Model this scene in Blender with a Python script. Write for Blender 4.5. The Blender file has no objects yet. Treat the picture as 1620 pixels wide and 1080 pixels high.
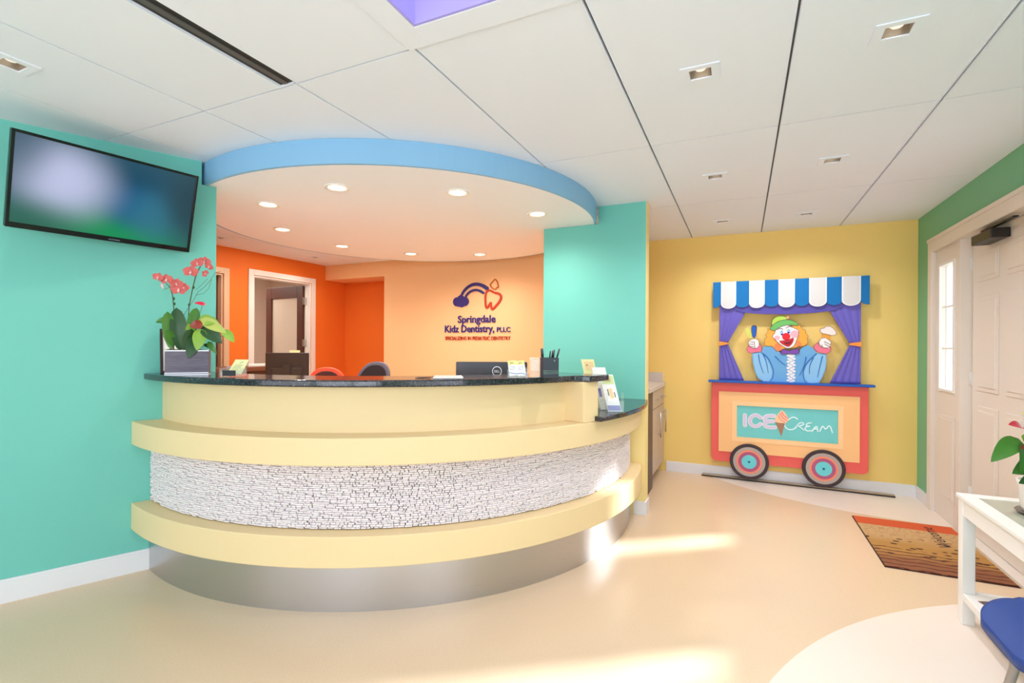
import bpy, bmesh, math, random
from mathutils import Vector, Matrix
random.seed(7)
PI = math.pi
SC = bpy.context.scene
COL = SC.collection

# ------------------------------------------------------------------ materials
def lin(c):
    c = c/255.0
    return c/12.92 if c <= 0.04045 else ((c+0.055)/1.055)**2.4
def RGB(r, g, b): return (lin(r), lin(g), lin(b), 1.0)
MATS = {}
def mat(name, rgb, rough=0.5, metal=0.0, spec=0.5, bump=0.0, bscale=60.0, vary=0.0, vscale=3.0, emit=None, es=0.0, coat=0.0, trans=0.0, alpha=1.0):
    if name in MATS: return MATS[name]
    m = bpy.data.materials.new(name); m.use_nodes = True
    nt = m.node_tree; b = nt.nodes['Principled BSDF']
    col = RGB(*rgb)
    b.inputs['Base Color'].default_value = col
    b.inputs['Roughness'].default_value = rough
    b.inputs['Metallic'].default_value = metal
    b.inputs['Specular IOR Level'].default_value = spec
    b.inputs['Coat Weight'].default_value = coat
    b.inputs['Coat Roughness'].default_value = 0.05
    b.inputs['Transmission Weight'].default_value = trans
    b.inputs['Alpha'].default_value = alpha
    tc = nt.nodes.new('ShaderNodeTexCoord')
    if vary > 0:
        n = nt.nodes.new('ShaderNodeTexNoise'); n.inputs['Scale'].default_value = vscale; n.inputs['Detail'].default_value = 5
        mx = nt.nodes.new('ShaderNodeMix'); mx.data_type = 'RGBA'
        mx.inputs[6].default_value = tuple(max(0, c*(1-vary)) for c in col[:3])+(1,)
        mx.inputs[7].default_value = tuple(min(1, c*(1+vary)) for c in col[:3])+(1,)
        nt.links.new(tc.outputs['Object'], n.inputs['Vector']); nt.links.new(n.outputs['Fac'], mx.inputs[0]); nt.links.new(mx.outputs[2], b.inputs['Base Color'])
    if bump > 0:
        n2 = nt.nodes.new('ShaderNodeTexNoise'); n2.inputs['Scale'].default_value = bscale; n2.inputs['Detail'].default_value = 3
        bp = nt.nodes.new('ShaderNodeBump'); bp.inputs['Strength'].default_value = bump; bp.inputs['Distance'].default_value = 0.002
        nt.links.new(tc.outputs['Object'], n2.inputs['Vector']); nt.links.new(n2.outputs['Fac'], bp.inputs['Height']); nt.links.new(bp.outputs['Normal'], b.inputs['Normal'])
    if emit:
        b.inputs['Emission Color'].default_value = RGB(*emit); b.inputs['Emission Strength'].default_value = es
    MATS[name] = m
    return m
def wallmat(name, rgb): return mat(name, rgb, rough=0.55, spec=0.25, bump=0.12, bscale=350, vary=0.015, vscale=1.5)

M_TEAL = wallmat('teal_paint', (114, 194, 180))
M_YEL = wallmat('yellow_paint', (240, 208, 124))
M_GRN = wallmat('green_paint', (122, 184, 142))
M_ORG = wallmat('orange_paint', (234, 122, 46))
M_PCH = wallmat('peach_paint', (246, 200, 148))
M_CREAM = mat('counter_cream', (234, 209, 160), rough=0.45, spec=0.3, bump=0.05, bscale=300)
M_CEIL = mat('ceiling_white', (237, 242, 254), rough=0.85, spec=0.1, bump=0.25, bscale=500)
M_CEILD = mat('ceiling_seam', (92, 90, 88), rough=0.8)
M_WHITE = mat('white_paint', (236, 234, 230), rough=0.4, spec=0.4)
M_DOORW = mat('door_white', (228, 218, 206), rough=0.4, spec=0.4, bump=0.05, bscale=120)
M_BASEB = mat('baseboard_white', (228, 227, 229), rough=0.4)
M_BLUE = mat('soffit_blue', (138, 186, 222), rough=0.5, spec=0.25)
M_DISC = mat('soffit_cream', (250, 250, 254), rough=0.7, spec=0.1)
M_STEEL = mat('brushed_steel', (196, 196, 198), rough=0.28, metal=1.0)
M_CHROME = mat('chrome', (205, 205, 205), rough=0.15, metal=1.0)
M_TUBE = mat('grey_tube', (165, 155, 148), rough=0.35, metal=0.6)
M_BLACK = mat('black_plastic', (18, 18, 20), rough=0.35)
M_DGREY = mat('dark_grey', (52, 54, 60), rough=0.45)
M_SLOT = mat('slot_dark', (40, 38, 36), rough=0.6)
M_GREY = mat('mid_grey', (140, 138, 136), rough=0.6)
M_STONE = mat('white_pebble', (238, 229, 230), rough=0.55, vary=0.08, vscale=40)
M_GROUT = mat('grout', (92, 82, 78), rough=0.9)
M_BROWN = mat('brown_wood', (84, 44, 32), rough=0.4, vary=0.2, vscale=6)
M_BROWN2 = mat('brown_plastic', (52, 32, 18), rough=0.5)
M_TAUPE = mat('taupe_laminate', (196, 176, 158), rough=0.45, bump=0.04)
M_GLASSP = mat('pane_glass', (235, 245, 245), rough=0.02, spec=0.5, alpha=0.12)
M_ACR = mat('clear_acrylic', (225, 240, 238), rough=0.03, alpha=0.13)
M_PAPER = mat('paper', (244, 242, 236), rough=0.7)
M_PAPERY = mat('paper_yellow', (238, 232, 170), rough=0.7)
M_PAPERG = mat('paper_green', (206, 222, 160), rough=0.7)
M_NAVY = mat('logo_navy', (52, 40, 122), rough=0.4)
M_LRED = mat('logo_red', (190, 56, 28), rough=0.4)
M_LBRN = mat('logo_orange_brown', (190, 104, 40), rough=0.4)
M_LAV = mat('lavender_paint', (176, 166, 248), rough=0.6)

def brushed():
    nt = M_STEEL.node_tree; b = nt.nodes['Principled BSDF']
    tc = nt.nodes.new('ShaderNodeTexCoord'); mp = nt.nodes.new('ShaderNodeMapping'); mp.inputs['Scale'].default_value = (2, 2, 260)
    n = nt.nodes.new('ShaderNodeTexNoise'); n.inputs['Scale'].default_value = 3
    r = nt.nodes.new('ShaderNodeMapRange'); r.inputs[3].default_value = 0.24; r.inputs[4].default_value = 0.38
    nt.links.new(tc.outputs['Object'], mp.inputs[0]); nt.links.new(mp.outputs[0], n.inputs['Vector']); nt.links.new(n.outputs['Fac'], r.inputs[0]); nt.links.new(r.outputs[0], b.inputs['Roughness'])
brushed()

def granite():
    m = mat('black_granite', (38, 38, 42), rough=0.12, spec=0.6)
    nt = m.node_tree; b = nt.nodes['Principled BSDF']
    tc = nt.nodes.new('ShaderNodeTexCoord')
    v = nt.nodes.new('ShaderNodeTexNoise'); v.inputs['Scale'].default_value = 90; v.inputs['Detail'].default_value = 6; v.inputs['Roughness'].default_value = 0.75
    cr = nt.nodes.new('ShaderNodeValToRGB')
    e = cr.color_ramp.elements
    e[0].position = 0.42; e[0].color = RGB(24, 24, 28); e[1].position = 0.75; e[1].color = RGB(150, 140, 132)
    k = e.new(0.58); k.color = RGB(58, 58, 64)
    nt.links.new(tc.outputs['Object'], v.inputs['Vector']); nt.links.new(v.outputs['Fac'], cr.inputs[0]); nt.links.new(cr.outputs[0], b.inputs['Base Color'])
    return m
M_GRAN = granite()

def floor_material():
    m = bpy.data.materials.new('floor_vinyl'); m.use_nodes = True; nt = m.node_tree; b = nt.nodes['Principled BSDF']
    g = nt.nodes.new('ShaderNodeNewGeometry')
    def circle(cx, cy, r):
        d = nt.nodes.new('ShaderNodeVectorMath'); d.operation = 'DISTANCE'; d.inputs[1].default_value = (cx, cy, 0)
        nt.links.new(g.outputs['Position'], d.inputs[0])
        l = nt.nodes.new('ShaderNodeMath'); l.operation = 'LESS_THAN'; l.inputs[1].default_value = r
        nt.links.new(d.outputs['Value'], l.inputs[0]); return l
    a = circle(2.182, 1.369, 2.236); c = circle(1.371, 6.845, 2.189)
    mx = nt.nodes.new('ShaderNodeMath'); mx.operation = 'MAXIMUM'
    nt.links.new(a.outputs[0], mx.inputs[0]); nt.links.new(c.outputs[0], mx.inputs[1])
    n = nt.nodes.new('ShaderNodeTexNoise'); n.inputs['Scale'].default_value = 140; n.inputs['Detail'].default_value = 4
    nt.links.new(g.outputs['Position'], n.inputs['Vector'])
    tan = nt.nodes.new('ShaderNodeMix'); tan.data_type = 'RGBA'
    tan.inputs[6].default_value = RGB(214, 186, 152); tan.inputs[7].default_value = RGB(230, 204, 174)
    nt.links.new(n.outputs['Fac'], tan.inputs[0])
    f = nt.nodes.new('ShaderNodeMix'); f.data_type = 'RGBA'
    nt.links.new(mx.outputs[0], f.inputs[0]); nt.links.new(tan.outputs[2], f.inputs[6]); f.inputs[7].default_value = RGB(236, 222, 208)
    nt.links.new(f.outputs[2], b.inputs['Base Color'])
    b.inputs['Roughness'].default_value = 0.27; b.inputs['Specular IOR Level'].default_value = 0.45
    bn = nt.nodes.new('ShaderNodeTexNoise'); bn.inputs['Scale'].default_value = 9
    bp = nt.nodes.new('ShaderNodeBump'); bp.inputs['Strength'].default_value = 0.12; bp.inputs['Distance'].default_value = 0.004
    nt.links.new(g.outputs['Position'], bn.inputs['Vector']); nt.links.new(bn.outputs['Fac'], bp.inputs['Height']); nt.links.new(bp.outputs[0], b.inputs['Normal'])
    return m
M_FLOOR = floor_material()

# ------------------------------------------------------------------ mesh builder
class MB:
    def __init__(s): s.v = []; s.f = []; s.mi = []; s.sm = []
    def add(s, vs, fs, mi=0, smooth=False):
        o = len(s.v); s.v += [tuple(v) for v in vs]
        for f in fs: s.f.append(tuple(o+i for i in f)); s.mi.append(mi); s.sm.append(smooth)
        return s
    def box(s, x0, x1, y0, y1, z0, z1, mi=0, M=None):
        vs = [Vector(p) for p in ((x0,y0,z0),(x1,y0,z0),(x1,y1,z0),(x0,y1,z0),(x0,y0,z1),(x1,y0,z1),(x1,y1,z1),(x0,y1,z1))]
        if M: vs = [M @ v for v in vs]
        return s.add(vs, [(0,3,2,1),(4,5,6,7),(0,1,5,4),(1,2,6,5),(2,3,7,6),(3,0,4,7)], mi)
    def prism(s, pts, z0, z1, mi=0):                 # polygon in xy, extruded in z
        n = len(pts)
        if sum(pts[i][0]*pts[(i+1)%n][1]-pts[(i+1)%n][0]*pts[i][1] for i in range(n)) < 0: pts = pts[::-1]
        vs = [(p[0],p[1],z0) for p in pts]+[(p[0],p[1],z1) for p in pts]
        fs = [tuple(range(n-1,-1,-1)), tuple(range(n,2*n))]+[(i,(i+1)%n,n+(i+1)%n,n+i) for i in range(n)]
        return s.add(vs, fs, mi)
    def plate(s, pts, y0, y1, mi=0):                 # polygon in xz, extruded in y (y0 = front)
        n = len(pts)
        if sum(pts[i][0]*pts[(i+1)%n][1]-pts[(i+1)%n][0]*pts[i][1] for i in range(n)) < 0: pts = pts[::-1]
        vs = [(p[0],y0,p[1]) for p in pts]+[(p[0],y1,p[1]) for p in pts]
        fs = [tuple(range(n)), tuple(range(2*n-1,n-1,-1))]+[(i,n+i,n+(i+1)%n,(i+1)%n) for i in range(n)]
        return s.add(vs, fs, mi)
    def xplate(s, pts, x0, x1, mi=0):                # polygon in yz, extruded in x
        n = len(pts)
        if sum(pts[i][0]*pts[(i+1)%n][1]-pts[(i+1)%n][0]*pts[i][1] for i in range(n)) < 0: pts = pts[::-1]
        vs = [(x0,p[0],p[1]) for p in pts]+[(x1,p[0],p[1]) for p in pts]
        fs = [tuple(range(n-1,-1,-1)), tuple(range(n,2*n))]+[(i,(i+1)%n,n+(i+1)%n,n+i) for i in range(n)]
        return s.add(vs, fs, mi)
    def tube(s, path, r, seg=8, mi=0, flat=1.0):
        P = [Vector(p) for p in path]; rr = r if isinstance(r, (list, tuple)) else [r]*len(P)
        rings = []; up = None
        for i, p in enumerate(P):
            d = (P[min(i+1,len(P)-1)]-P[max(i-1,0)]).normalized()
            if up is None:
                up = Vector((0,0,1)) if abs(d.z) < 0.9 else Vector((1,0,0))
            a = d.cross(up)
            if a.length < 1e-4: a = d.cross(Vector((0,1,0)))
            a.normalize(); b = a.cross(d).normalized(); up = b
            rings.append([p+a*math.cos(2*PI*k/seg)*rr[i]+b*math.sin(2*PI*k/seg)*rr[i]*flat for k in range(seg)])
        vs = [v for g in rings for v in g]; fs = []
        for i in range(len(P)-1):
            for k in range(seg):
                fs.append((i*seg+k, (i+1)*seg+k, (i+1)*seg+(k+1)%seg, i*seg+(k+1)%seg))
        fs.append(tuple(range(seg))); fs.append(tuple((len(P)-1)*seg+k for k in range(seg-1,-1,-1)))
        return s.add(vs, fs, mi, True)
    def lathe(s, prof, c=(0,0,0), seg=32, mi=0, M=None, smooth=True):
        vs = []; n = len(prof)
        for k in range(seg):
            a = 2*PI*k/seg
            for r, z in prof: vs.append(Vector((r*math.cos(a)+c[0], r*math.sin(a)+c[1], z+c[2])))
        if M: vs = [M @ v for v in vs]
        fs = []
        for k in range(seg):
            for i in range(n-1):
                fs.append((k*n+i, ((k+1)%seg)*n+i, ((k+1)%seg)*n+i+1, k*n+i+1))
        return s.add(vs, fs, mi, smooth)
    def stroke(s, pts, w, y0, y1, mi=0, closed=False):   # ribbon with round joints, in the xz plane
        P = [Vector((p[0],p[1])) for p in pts]
        if closed: P.append(P[0])
        # smooth
        for _ in range(2):
            Q = [P[0]]
            for a, b in zip(P, P[1:]): Q += [a*0.75+b*0.25, a*0.25+b*0.75]
            Q.append(P[-1]); P = Q
        ww = w if isinstance(w, (list,tuple)) else [w, w]
        n = len(P)
        for i in range(n):
            t = i/(n-1); h = (ww[0]*(1-t)+ww[1]*t)/2; o_ = (i % 9)*2.5e-5
            if i < n-1:
                t2 = (i+1)/(n-1); h2 = (ww[0]*(1-t2)+ww[1]*t2)/2
                d = P[i+1]-P[i]
                if d.length > 1e-6:
                    d.normalize(); q = Vector((-d.y, d.x))
                    s.plate([tuple(P[i]-q*h), tuple(P[i+1]-q*h2), tuple(P[i+1]+q*h2), tuple(P[i]+q*h)], y0-o_, y1, mi)
            if 0 < i < n-1 or closed: s.plate([(P[i].x+h*math.cos(2*PI*k/10), P[i].y+h*math.sin(2*PI*k/10)) for k in range(10)], y0-o_-1.2e-5, y1, mi)
        return s

def obj(name, mb, mats, parent=None, bevel=0.0, bseg=2, smooth=None, sub=0):
    me = bpy.data.meshes.new(name)
    me.from_pydata(mb.v, [], mb.f); me.validate()
    if not isinstance(mats, (list,tuple)): mats = [mats]
    for m in mats: me.materials.append(m)
    if len(me.polygons) == len(mb.f):
        for p, i, sm in zip(me.polygons, mb.mi, mb.sm):
            p.material_index = i; p.use_smooth = sm if smooth is None else smooth
    o = bpy.data.objects.new(name, me); COL.objects.link(o)
    if parent: o.parent = parent
    if bevel > 0:
        b = o.modifiers.new('bevel', 'BEVEL'); b.width = bevel; b.segments = bseg; b.limit_method = 'ANGLE'; b.angle_limit = math.radians(40); b.harden_normals = False
    if sub:
        u = o.modifiers.new('sub', 'SUBSURF'); u.levels = sub; u.render_levels = sub
    return o
def struct(name, mb, m, bevel=0.0, parent=None):
    o = obj(name, mb, m, parent, bevel)
    if not parent: o['kind'] = 'structure'
    return o
def thing(name, label, cat, loc=(0,0,0), rz=0.0, group=None):
    o = bpy.data.objects.new(name, None); COL.objects.link(o); o.empty_display_size = 0.05
    o.location = loc; o.rotation_euler = (0,0,rz); o['label'] = label; o['category'] = cat
    if group: o['group'] = group
    return o
def tag(o, label, cat, group=None):
    o['label'] = label; o['category'] = cat
    if group: o['group'] = group
    return o
def dup(root, loc, label, rz=None):
    r = root.copy(); COL.objects.link(r); r.location = loc; r['label'] = label
    if rz is not None: r.rotation_euler = (0,0,rz)
    for ch in list(root.children):
        c = ch.copy(); COL.objects.link(c); c.parent = r
        for g in list(ch.children):
            d = g.copy(); COL.objects.link(d); d.parent = c
    return r
def circ(cx, cy, r, n=28, a0=0, a1=2*PI, sy=1.0):
    return [(cx+r*math.cos(a0+(a1-a0)*i/(n if abs(a1-a0-2*PI) < 1e-6 else n-1)), cy+sy*r*math.sin(a0+(a1-a0)*i/(n if abs(a1-a0-2*PI) < 1e-6 else n-1))) for i in range(n)]
def text_mesh(name, s, x0, x1, zb, ht, ext, m, parent=None, bold=0.0, M=None, capref='H'):
    """letters in the local xy plane from x0 to x1, base line zb, capital height ht"""
    cu = bpy.data.curves.new(name, 'FONT'); cu.body = s; cu.size = 1; cu.extrude = 0.5; cu.offset = bold; cu.resolution_u = 3
    t = bpy.data.objects.new('tmp_text', cu); COL.objects.link(t)
    dg = bpy.context.evaluated_depsgraph_get(); me = bpy.data.meshes.new_from_object(t.evaluated_get(dg))
    bpy.data.objects.remove(t); bpy.data.curves.remove(cu)
    xs = [v.co.x for v in me.vertices]; cap = 0.73
    sx = (x1-x0)/(max(xs)-min(xs)); mn = min(xs)
    for v in me.vertices:
        p = Vector((x0+(v.co.x-mn)*sx, zb+v.co.y/cap*ht, v.co.z*ext))
        v.co = (M @ p) if M else p
    me.name = name; me.materials.clear(); me.materials.append(m)
    o = bpy.data.objects.new(name, me); COL.objects.link(o)
    if parent: o.parent = parent
    return o
WALLTXT = Matrix(((1,0,0,0),(0,0,-1,0),(0,1,0,0),(0,0,0,1)))   # xy -> x,z facing -y

H = 2.44
CX, CY = -2.61, 3.53
WX, WY = -3.39, 1.187; DX, DY = 0.405, 0.914; NX, NY = 0.914, -0.405
def on_wall(t, off=0.0): return (WX+DX*t+NX*off, WY+DY*t+NY*off)     # t metres along the left wall, off into the room

# ------------------------------------------------------------------ floor, ceiling
struct('floor', MB().prism([(-8.2,-4.2),(1.75,-4.2),(1.75,6.2),(-8.2,6.2)], -0.12, 0.0), M_FLOOR)
xs = [-8.0+0.0]; 
SEAM_X = [-6.7,-6.08,-5.46,-4.84,-4.22,-3.6,-2.985,-2.371,-1.757,-1.135,-0.475,0.166,0.817]
SEAM_Y = [-3.64,-2.34,-1.04,0.26,1.556,2.866,4.165]
HX0, HX1, HY1 = -5.62, 1.42, 5.76
def cells(lo, hi, seams, w, extra):
    b = [lo, hi]
    for s in seams: b += [s-w, s+w]
    b += extra
    return sorted(set(round(x,4) for x in b if lo <= x <= hi))
HOLES = []          # x0,x1,y0,y1
DL = [(0.495,2.174),(-0.161,2.182),(-0.168,3.551),(0.488,3.524),(-0.166,4.854),(0.489,4.86),(-2.687,0.97),(-5.04,3.487),(-5.03,4.771)]
hw = 0.042
for x, y in DL: HOLES.append((x-hw, x+hw, y-hw*0.9, y+hw*0.9))
SLOT = (-1.835,-1.752,-1.0,1.545); HOLES.append(SLOT)
SKY = (-1.055,0.055,0.33,1.442); HOLES.append(SKY)
ex = [h[0] for h in HOLES]+[h[1] for h in HOLES]; ey = [h[2] for h in HOLES]+[h[3] for h in HOLES]
X = cells(HX0, HX1, SEAM_X, 0.0045, ex); Y = cells(-3.9, HY1, SEAM_Y, 0.0038, ey)
FR = (-1.156,0.156,0.23,1.553)
def in_hole(x, y):
    return any(h[0] < x < h[1] and h[2] < y < h[3] for h in HOLES)
mb = MB(); sm = MB()
for i in range(len(X)-1):
    xm = (X[i]+X[i+1])/2; sx = any(abs(xm-s) < 0.0044 for s in SEAM_X)
    for j in range(len(Y)-1):
        ym = (Y[j]+Y[j+1])/2; sy = any(abs(ym-s) < 0.0037 for s in SEAM_Y)
        if in_hole(xm, ym): continue
        inframe = FR[0] < xm < FR[1] and FR[2] < ym < FR[3]
        if (sx or sy) and not inframe: continue
        mb.box(X[i], X[i+1], Y[j], Y[j+1], H, H+0.012)
struct('ceiling', mb, M_CEIL)
# backing above the panels with the same holes
X2 = sorted(set([HX0,HX1]+[round(v,4) for v in ex])); Y2 = sorted(set([-3.9,HY1]+[round(v,4) for v in ey]))
mb = MB()
for i in range(len(X2)-1):
    for j in range(len(Y2)-1):
        if not in_hole((X2[i]+X2[i+1])/2, (Y2[j]+Y2[j+1])/2): mb.box(X2[i], X2[i+1], Y2[j], Y2[j+1], H+0.012, H+0.05)
struct('ceiling', mb, M_CEILD)
# raised light tees along the main seams
for n, (sx_, y0, y1) in enumerate([(-0.475,1.556,5.45),(0.166,1.556,5.45),(0.817,-3.8,5.45)]):
    struct('trim_%d' % (n+1), MB().box(sx_-0.011, sx_-0.0062, y0, y1, H-0.003, H).box(sx_+0.0062, sx_+0.011, y0, y1, H-0.003, H), M_CEIL)
# skylight well
t = thing('skylight', 'square skylight well with lavender walls set in the white ceiling', 'skylight', (-0.5,0.886,H))
o = obj('well', MB().box(SKY[0]+0.001,SKY[0]+0.01,SKY[2]+0.001,SKY[3]-0.001,H-0.005,H+0.55).box(SKY[1]-0.01,SKY[1]-0.001,SKY[2]+0.001,SKY[3]-0.001,H-0.005,H+0.55)
    .box(SKY[0]+0.01,SKY[1]-0.01,SKY[2]+0.001,SKY[2]+0.01,H-0.005,H+0.55).box(SKY[0]+0.01,SKY[1]-0.01,SKY[3]-0.01,SKY[3]-0.001,H-0.005,H+0.55), M_LAV)
o.parent = t; o.matrix_parent_inverse = Matrix.Translation((0.5,-0.886,-H))
M_SKYL = mat('skylight_diffuser', (240,240,255), rough=0.6, emit=(232,228,255), es=1.5)
o = obj('diffuser', MB().box(SKY[0]+0.01,SKY[1]-0.01,SKY[2]+0.01,SKY[3]-0.01,H+0.53,H+0.545), M_SKYL); o.parent = t; o.matrix_parent_inverse = Matrix.Translation((0.5,-0.886,-H))
mbf = MB(); z0, z1 = H-0.006, H-0.0005
mbf.box(FR[0],SKY[0]-0.002,FR[2],FR[3],z0,z1).box(SKY[1]+0.002,FR[1],FR[2],FR[3],z0,z1).box(SKY[0]-0.002,SKY[1]+0.002,SKY[3]+0.002,FR[3],z0,z1).box(SKY[0]-0.002,SKY[1]+0.002,FR[2],SKY[2]-0.002,z0,z1)
o = obj('frame', mbf, M_CEIL, bevel=0.002); o.parent = t; o.matrix_parent_inverse = Matrix.Translation((0.5,-0.886,-H))
# linear slot diffuser
t = thing('slot_diffuser', 'long dark linear air slot in the ceiling above the television', 'air vent', (-1.797,0.27,H))
PI_ = Matrix.Translation((1.797,-0.27,-H))
def child(o, t, inv): o.parent = t; o.matrix_parent_inverse = inv; return o
child(obj('channel', MB().box(-1.8345,-1.7525,-0.999,1.5445,H+0.006,H+0.011), M_SLOT), t, PI_)
child(obj('deflector', MB().box(-1.812,-1.786,-0.99,1.54,H+0.001,H+0.0055), mat('slot_grey',(88,84,80),rough=0.5)), t, PI_)
child(obj('rim', MB().box(-1.862,-1.836,-1.0,1.548,H-0.004,H-0.0005), M_CEIL), t, PI_)

# ------------------------------------------------------------------ walls
# left teal wall, angled; its last short piece stops below the round soffit
def wall_poly(t0, t1, th=0.13):
    a = on_wall(t0); b = on_wall(t1); c = on_wall(t1,-th); d = on_wall(t0,-th); return [a,b,c,d]
TE = 0.948           # end of the wall
struct('wall_left', MB().prism(wall_poly(-5.6, 0.868), 0, H).prism(wall_poly(0.868, TE), 0, 2.298), M_TEAL)
struct('baseboard_left', MB().prism([on_wall(-5.6,0.0005),on_wall(0.617,0.0005),on_wall(0.617,0.014),on_wall(-5.6,0.014)], 0, 0.108).prism([on_wall(-5.6,0.0005),on_wall(0.617,0.0005),on_wall(0.617,0.008),on_wall(-5.6,0.008)], 0.108, 0.118), M_BASEB)
# pier
PX0, PX1, PY0, PY1 = -1.532, -0.68, 3.94, 4.07
LC = 0.887
mb = MB()
mb.plate([(PX0,LC),(PX1-0.002,LC),(PX1-0.002,H),(-1.06,H),(-1.06,2.298),(PX0,2.298)], PY0, PY0+0.012)
mb.box(PX0, PX0+0.01, PY0+0.012, PY1, 0, 2.298)
struct('wall_pier', mb, M_TEAL)
mb = MB().plate([(PX0+0.01,0),(PX1,0),(PX1,H),(-1.06,H),(-1.06,2.298),(PX0+0.01,2.298)], PY0+0.012, PY1).box(PX0, PX1, PY0, PY0+0.012, 0, LC).box(PX1-0.002,PX1,PY0,PY0+0.012,LC,H)
struct('wall_pier', mb, mat('pier_cream', (242,220,150), rough=0.5))
struct('baseboard_pier', MB().box(-0.765,PX1+0.012,PY0-0.012,PY0-0.0005,0,0.105).box(PX1+0.0005,PX1+0.012,PY0-0.0005,PY1+0.01,0,0.105), M_BASEB, bevel=0.002)
# far yellow wall and right green wall
struct('wall_back', MB().box(-1.45, 1.40, 5.46, 5.60, 0, H), M_YEL)
struct('baseboard_back', MB().box(-0.72, 1.388, 5.447, 5.4595, 0, 0.095).box(-0.72,1.388,5.452,5.4595,0.095,0.103), M_BASEB)
UY0, UY1, UT = 2.96, 5.13, 2.178        # entrance unit opening
struct('wall_right', MB().box(1.40,1.56,UY1,5.60,0,H).box(1.40,1.56,UY0,UY1,UT,H).box(1.40,1.56,0.6,UY0,0,H).box(1.40,1.56,-3.9,-2.6,0,H).box(1.40,1.56,-2.6,0.6,0,0.7).box(1.40,1.56,-2.6,0.6,2.2,H), M_GRN)
struct('window_6', MB().box(1.44,1.50,-2.6,0.6,0.7,0.76).box(1.44,1.50,-2.6,0.6,2.14,2.2).box(1.44,1.50,-2.6,-2.55,0.76,2.14).box(1.44,1.50,0.55,0.6,0.76,2.14).box(1.44,1.50,-1.03,-0.97,0.76,2.14), M_WHITE)
struct('baseboard_right', MB().box(1.388,1.3995,UY1,5.446,0,0.1), M_BASEB)
# reception room behind
struct('wall_logo', MB().box(-4.38,-1.46,5.35,5.47,0,H).box(-5.4395,-4.38,5.35,5.7415,2.235,H), M_PCH)
struct('wall_alcove', MB().box(-1.46,-1.36,4.08,5.455,0,H), M_PCH)
struct('wall_recess', MB().box(-5.44,-4.36,5.742,5.84,0,H).box(-4.38,-4.33,5.471,5.742,0,2.234), M_ORG)
OX = -5.44
D1 = (4.19,5.09,2.157); D2 = (2.95,3.80,2.12)
mb = MB()
mb.box(OX-0.12,OX,1.9,D2[0],0,H).box(OX-0.12,OX,D2[0],D2[1],D2[2],H).box(OX-0.12,OX,D2[1],D1[0],0,H).box(OX-0.12,OX,D1[0],D1[1],D1[2],H).box(OX-0.12,OX,D1[1],5.742,0,H)
struct('wall_orange', mb, M_ORG)
# walls closing the reception and the waiting room behind the camera
struct('wall_office', MB().prism([(OX-0.12,1.78),(-3.42,1.78),(-3.42,1.9),(OX-0.12,1.9)], 0, H), M_ORG)
BX0 = on_wall(-5.6)[0]
mb = MB(); BY = -3.9
mb.box(BX0-0.2,-4.6,BY-0.12,BY,0,H).box(-4.6,1.0,BY-0.12,BY,0,0.55).box(-4.6,1.0,BY-0.12,BY,2.28,H).box(1.0,1.56,BY-0.12,BY,0,H)
mb.box(-2.0,-1.9,BY-0.12,BY,0.55,2.28).box(-0.35,-0.25,BY-0.12,BY,0.55,2.28)
struct('wall_front', mb, M_TEAL)
for n, (a, b) in enumerate([(-4.6,-2.0),(-1.9,-0.35),(-0.25,1.0)]):
    w = struct('window_%d' % (n+3), MB().box(a,b,BY-0.1,BY-0.04,0.55,0.61).box(a,b,BY-0.1,BY-0.04,2.22,2.28).box(a,a+0.05,BY-0.1,BY-0.04,0.61,2.22).box(b-0.05,b,BY-0.1,BY-0.04,0.61,2.22).box((a+b)/2-0.02,(a+b)/2+0.02,BY-0.1,BY-0.04,0.61,2.22), M_WHITE)
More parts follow.
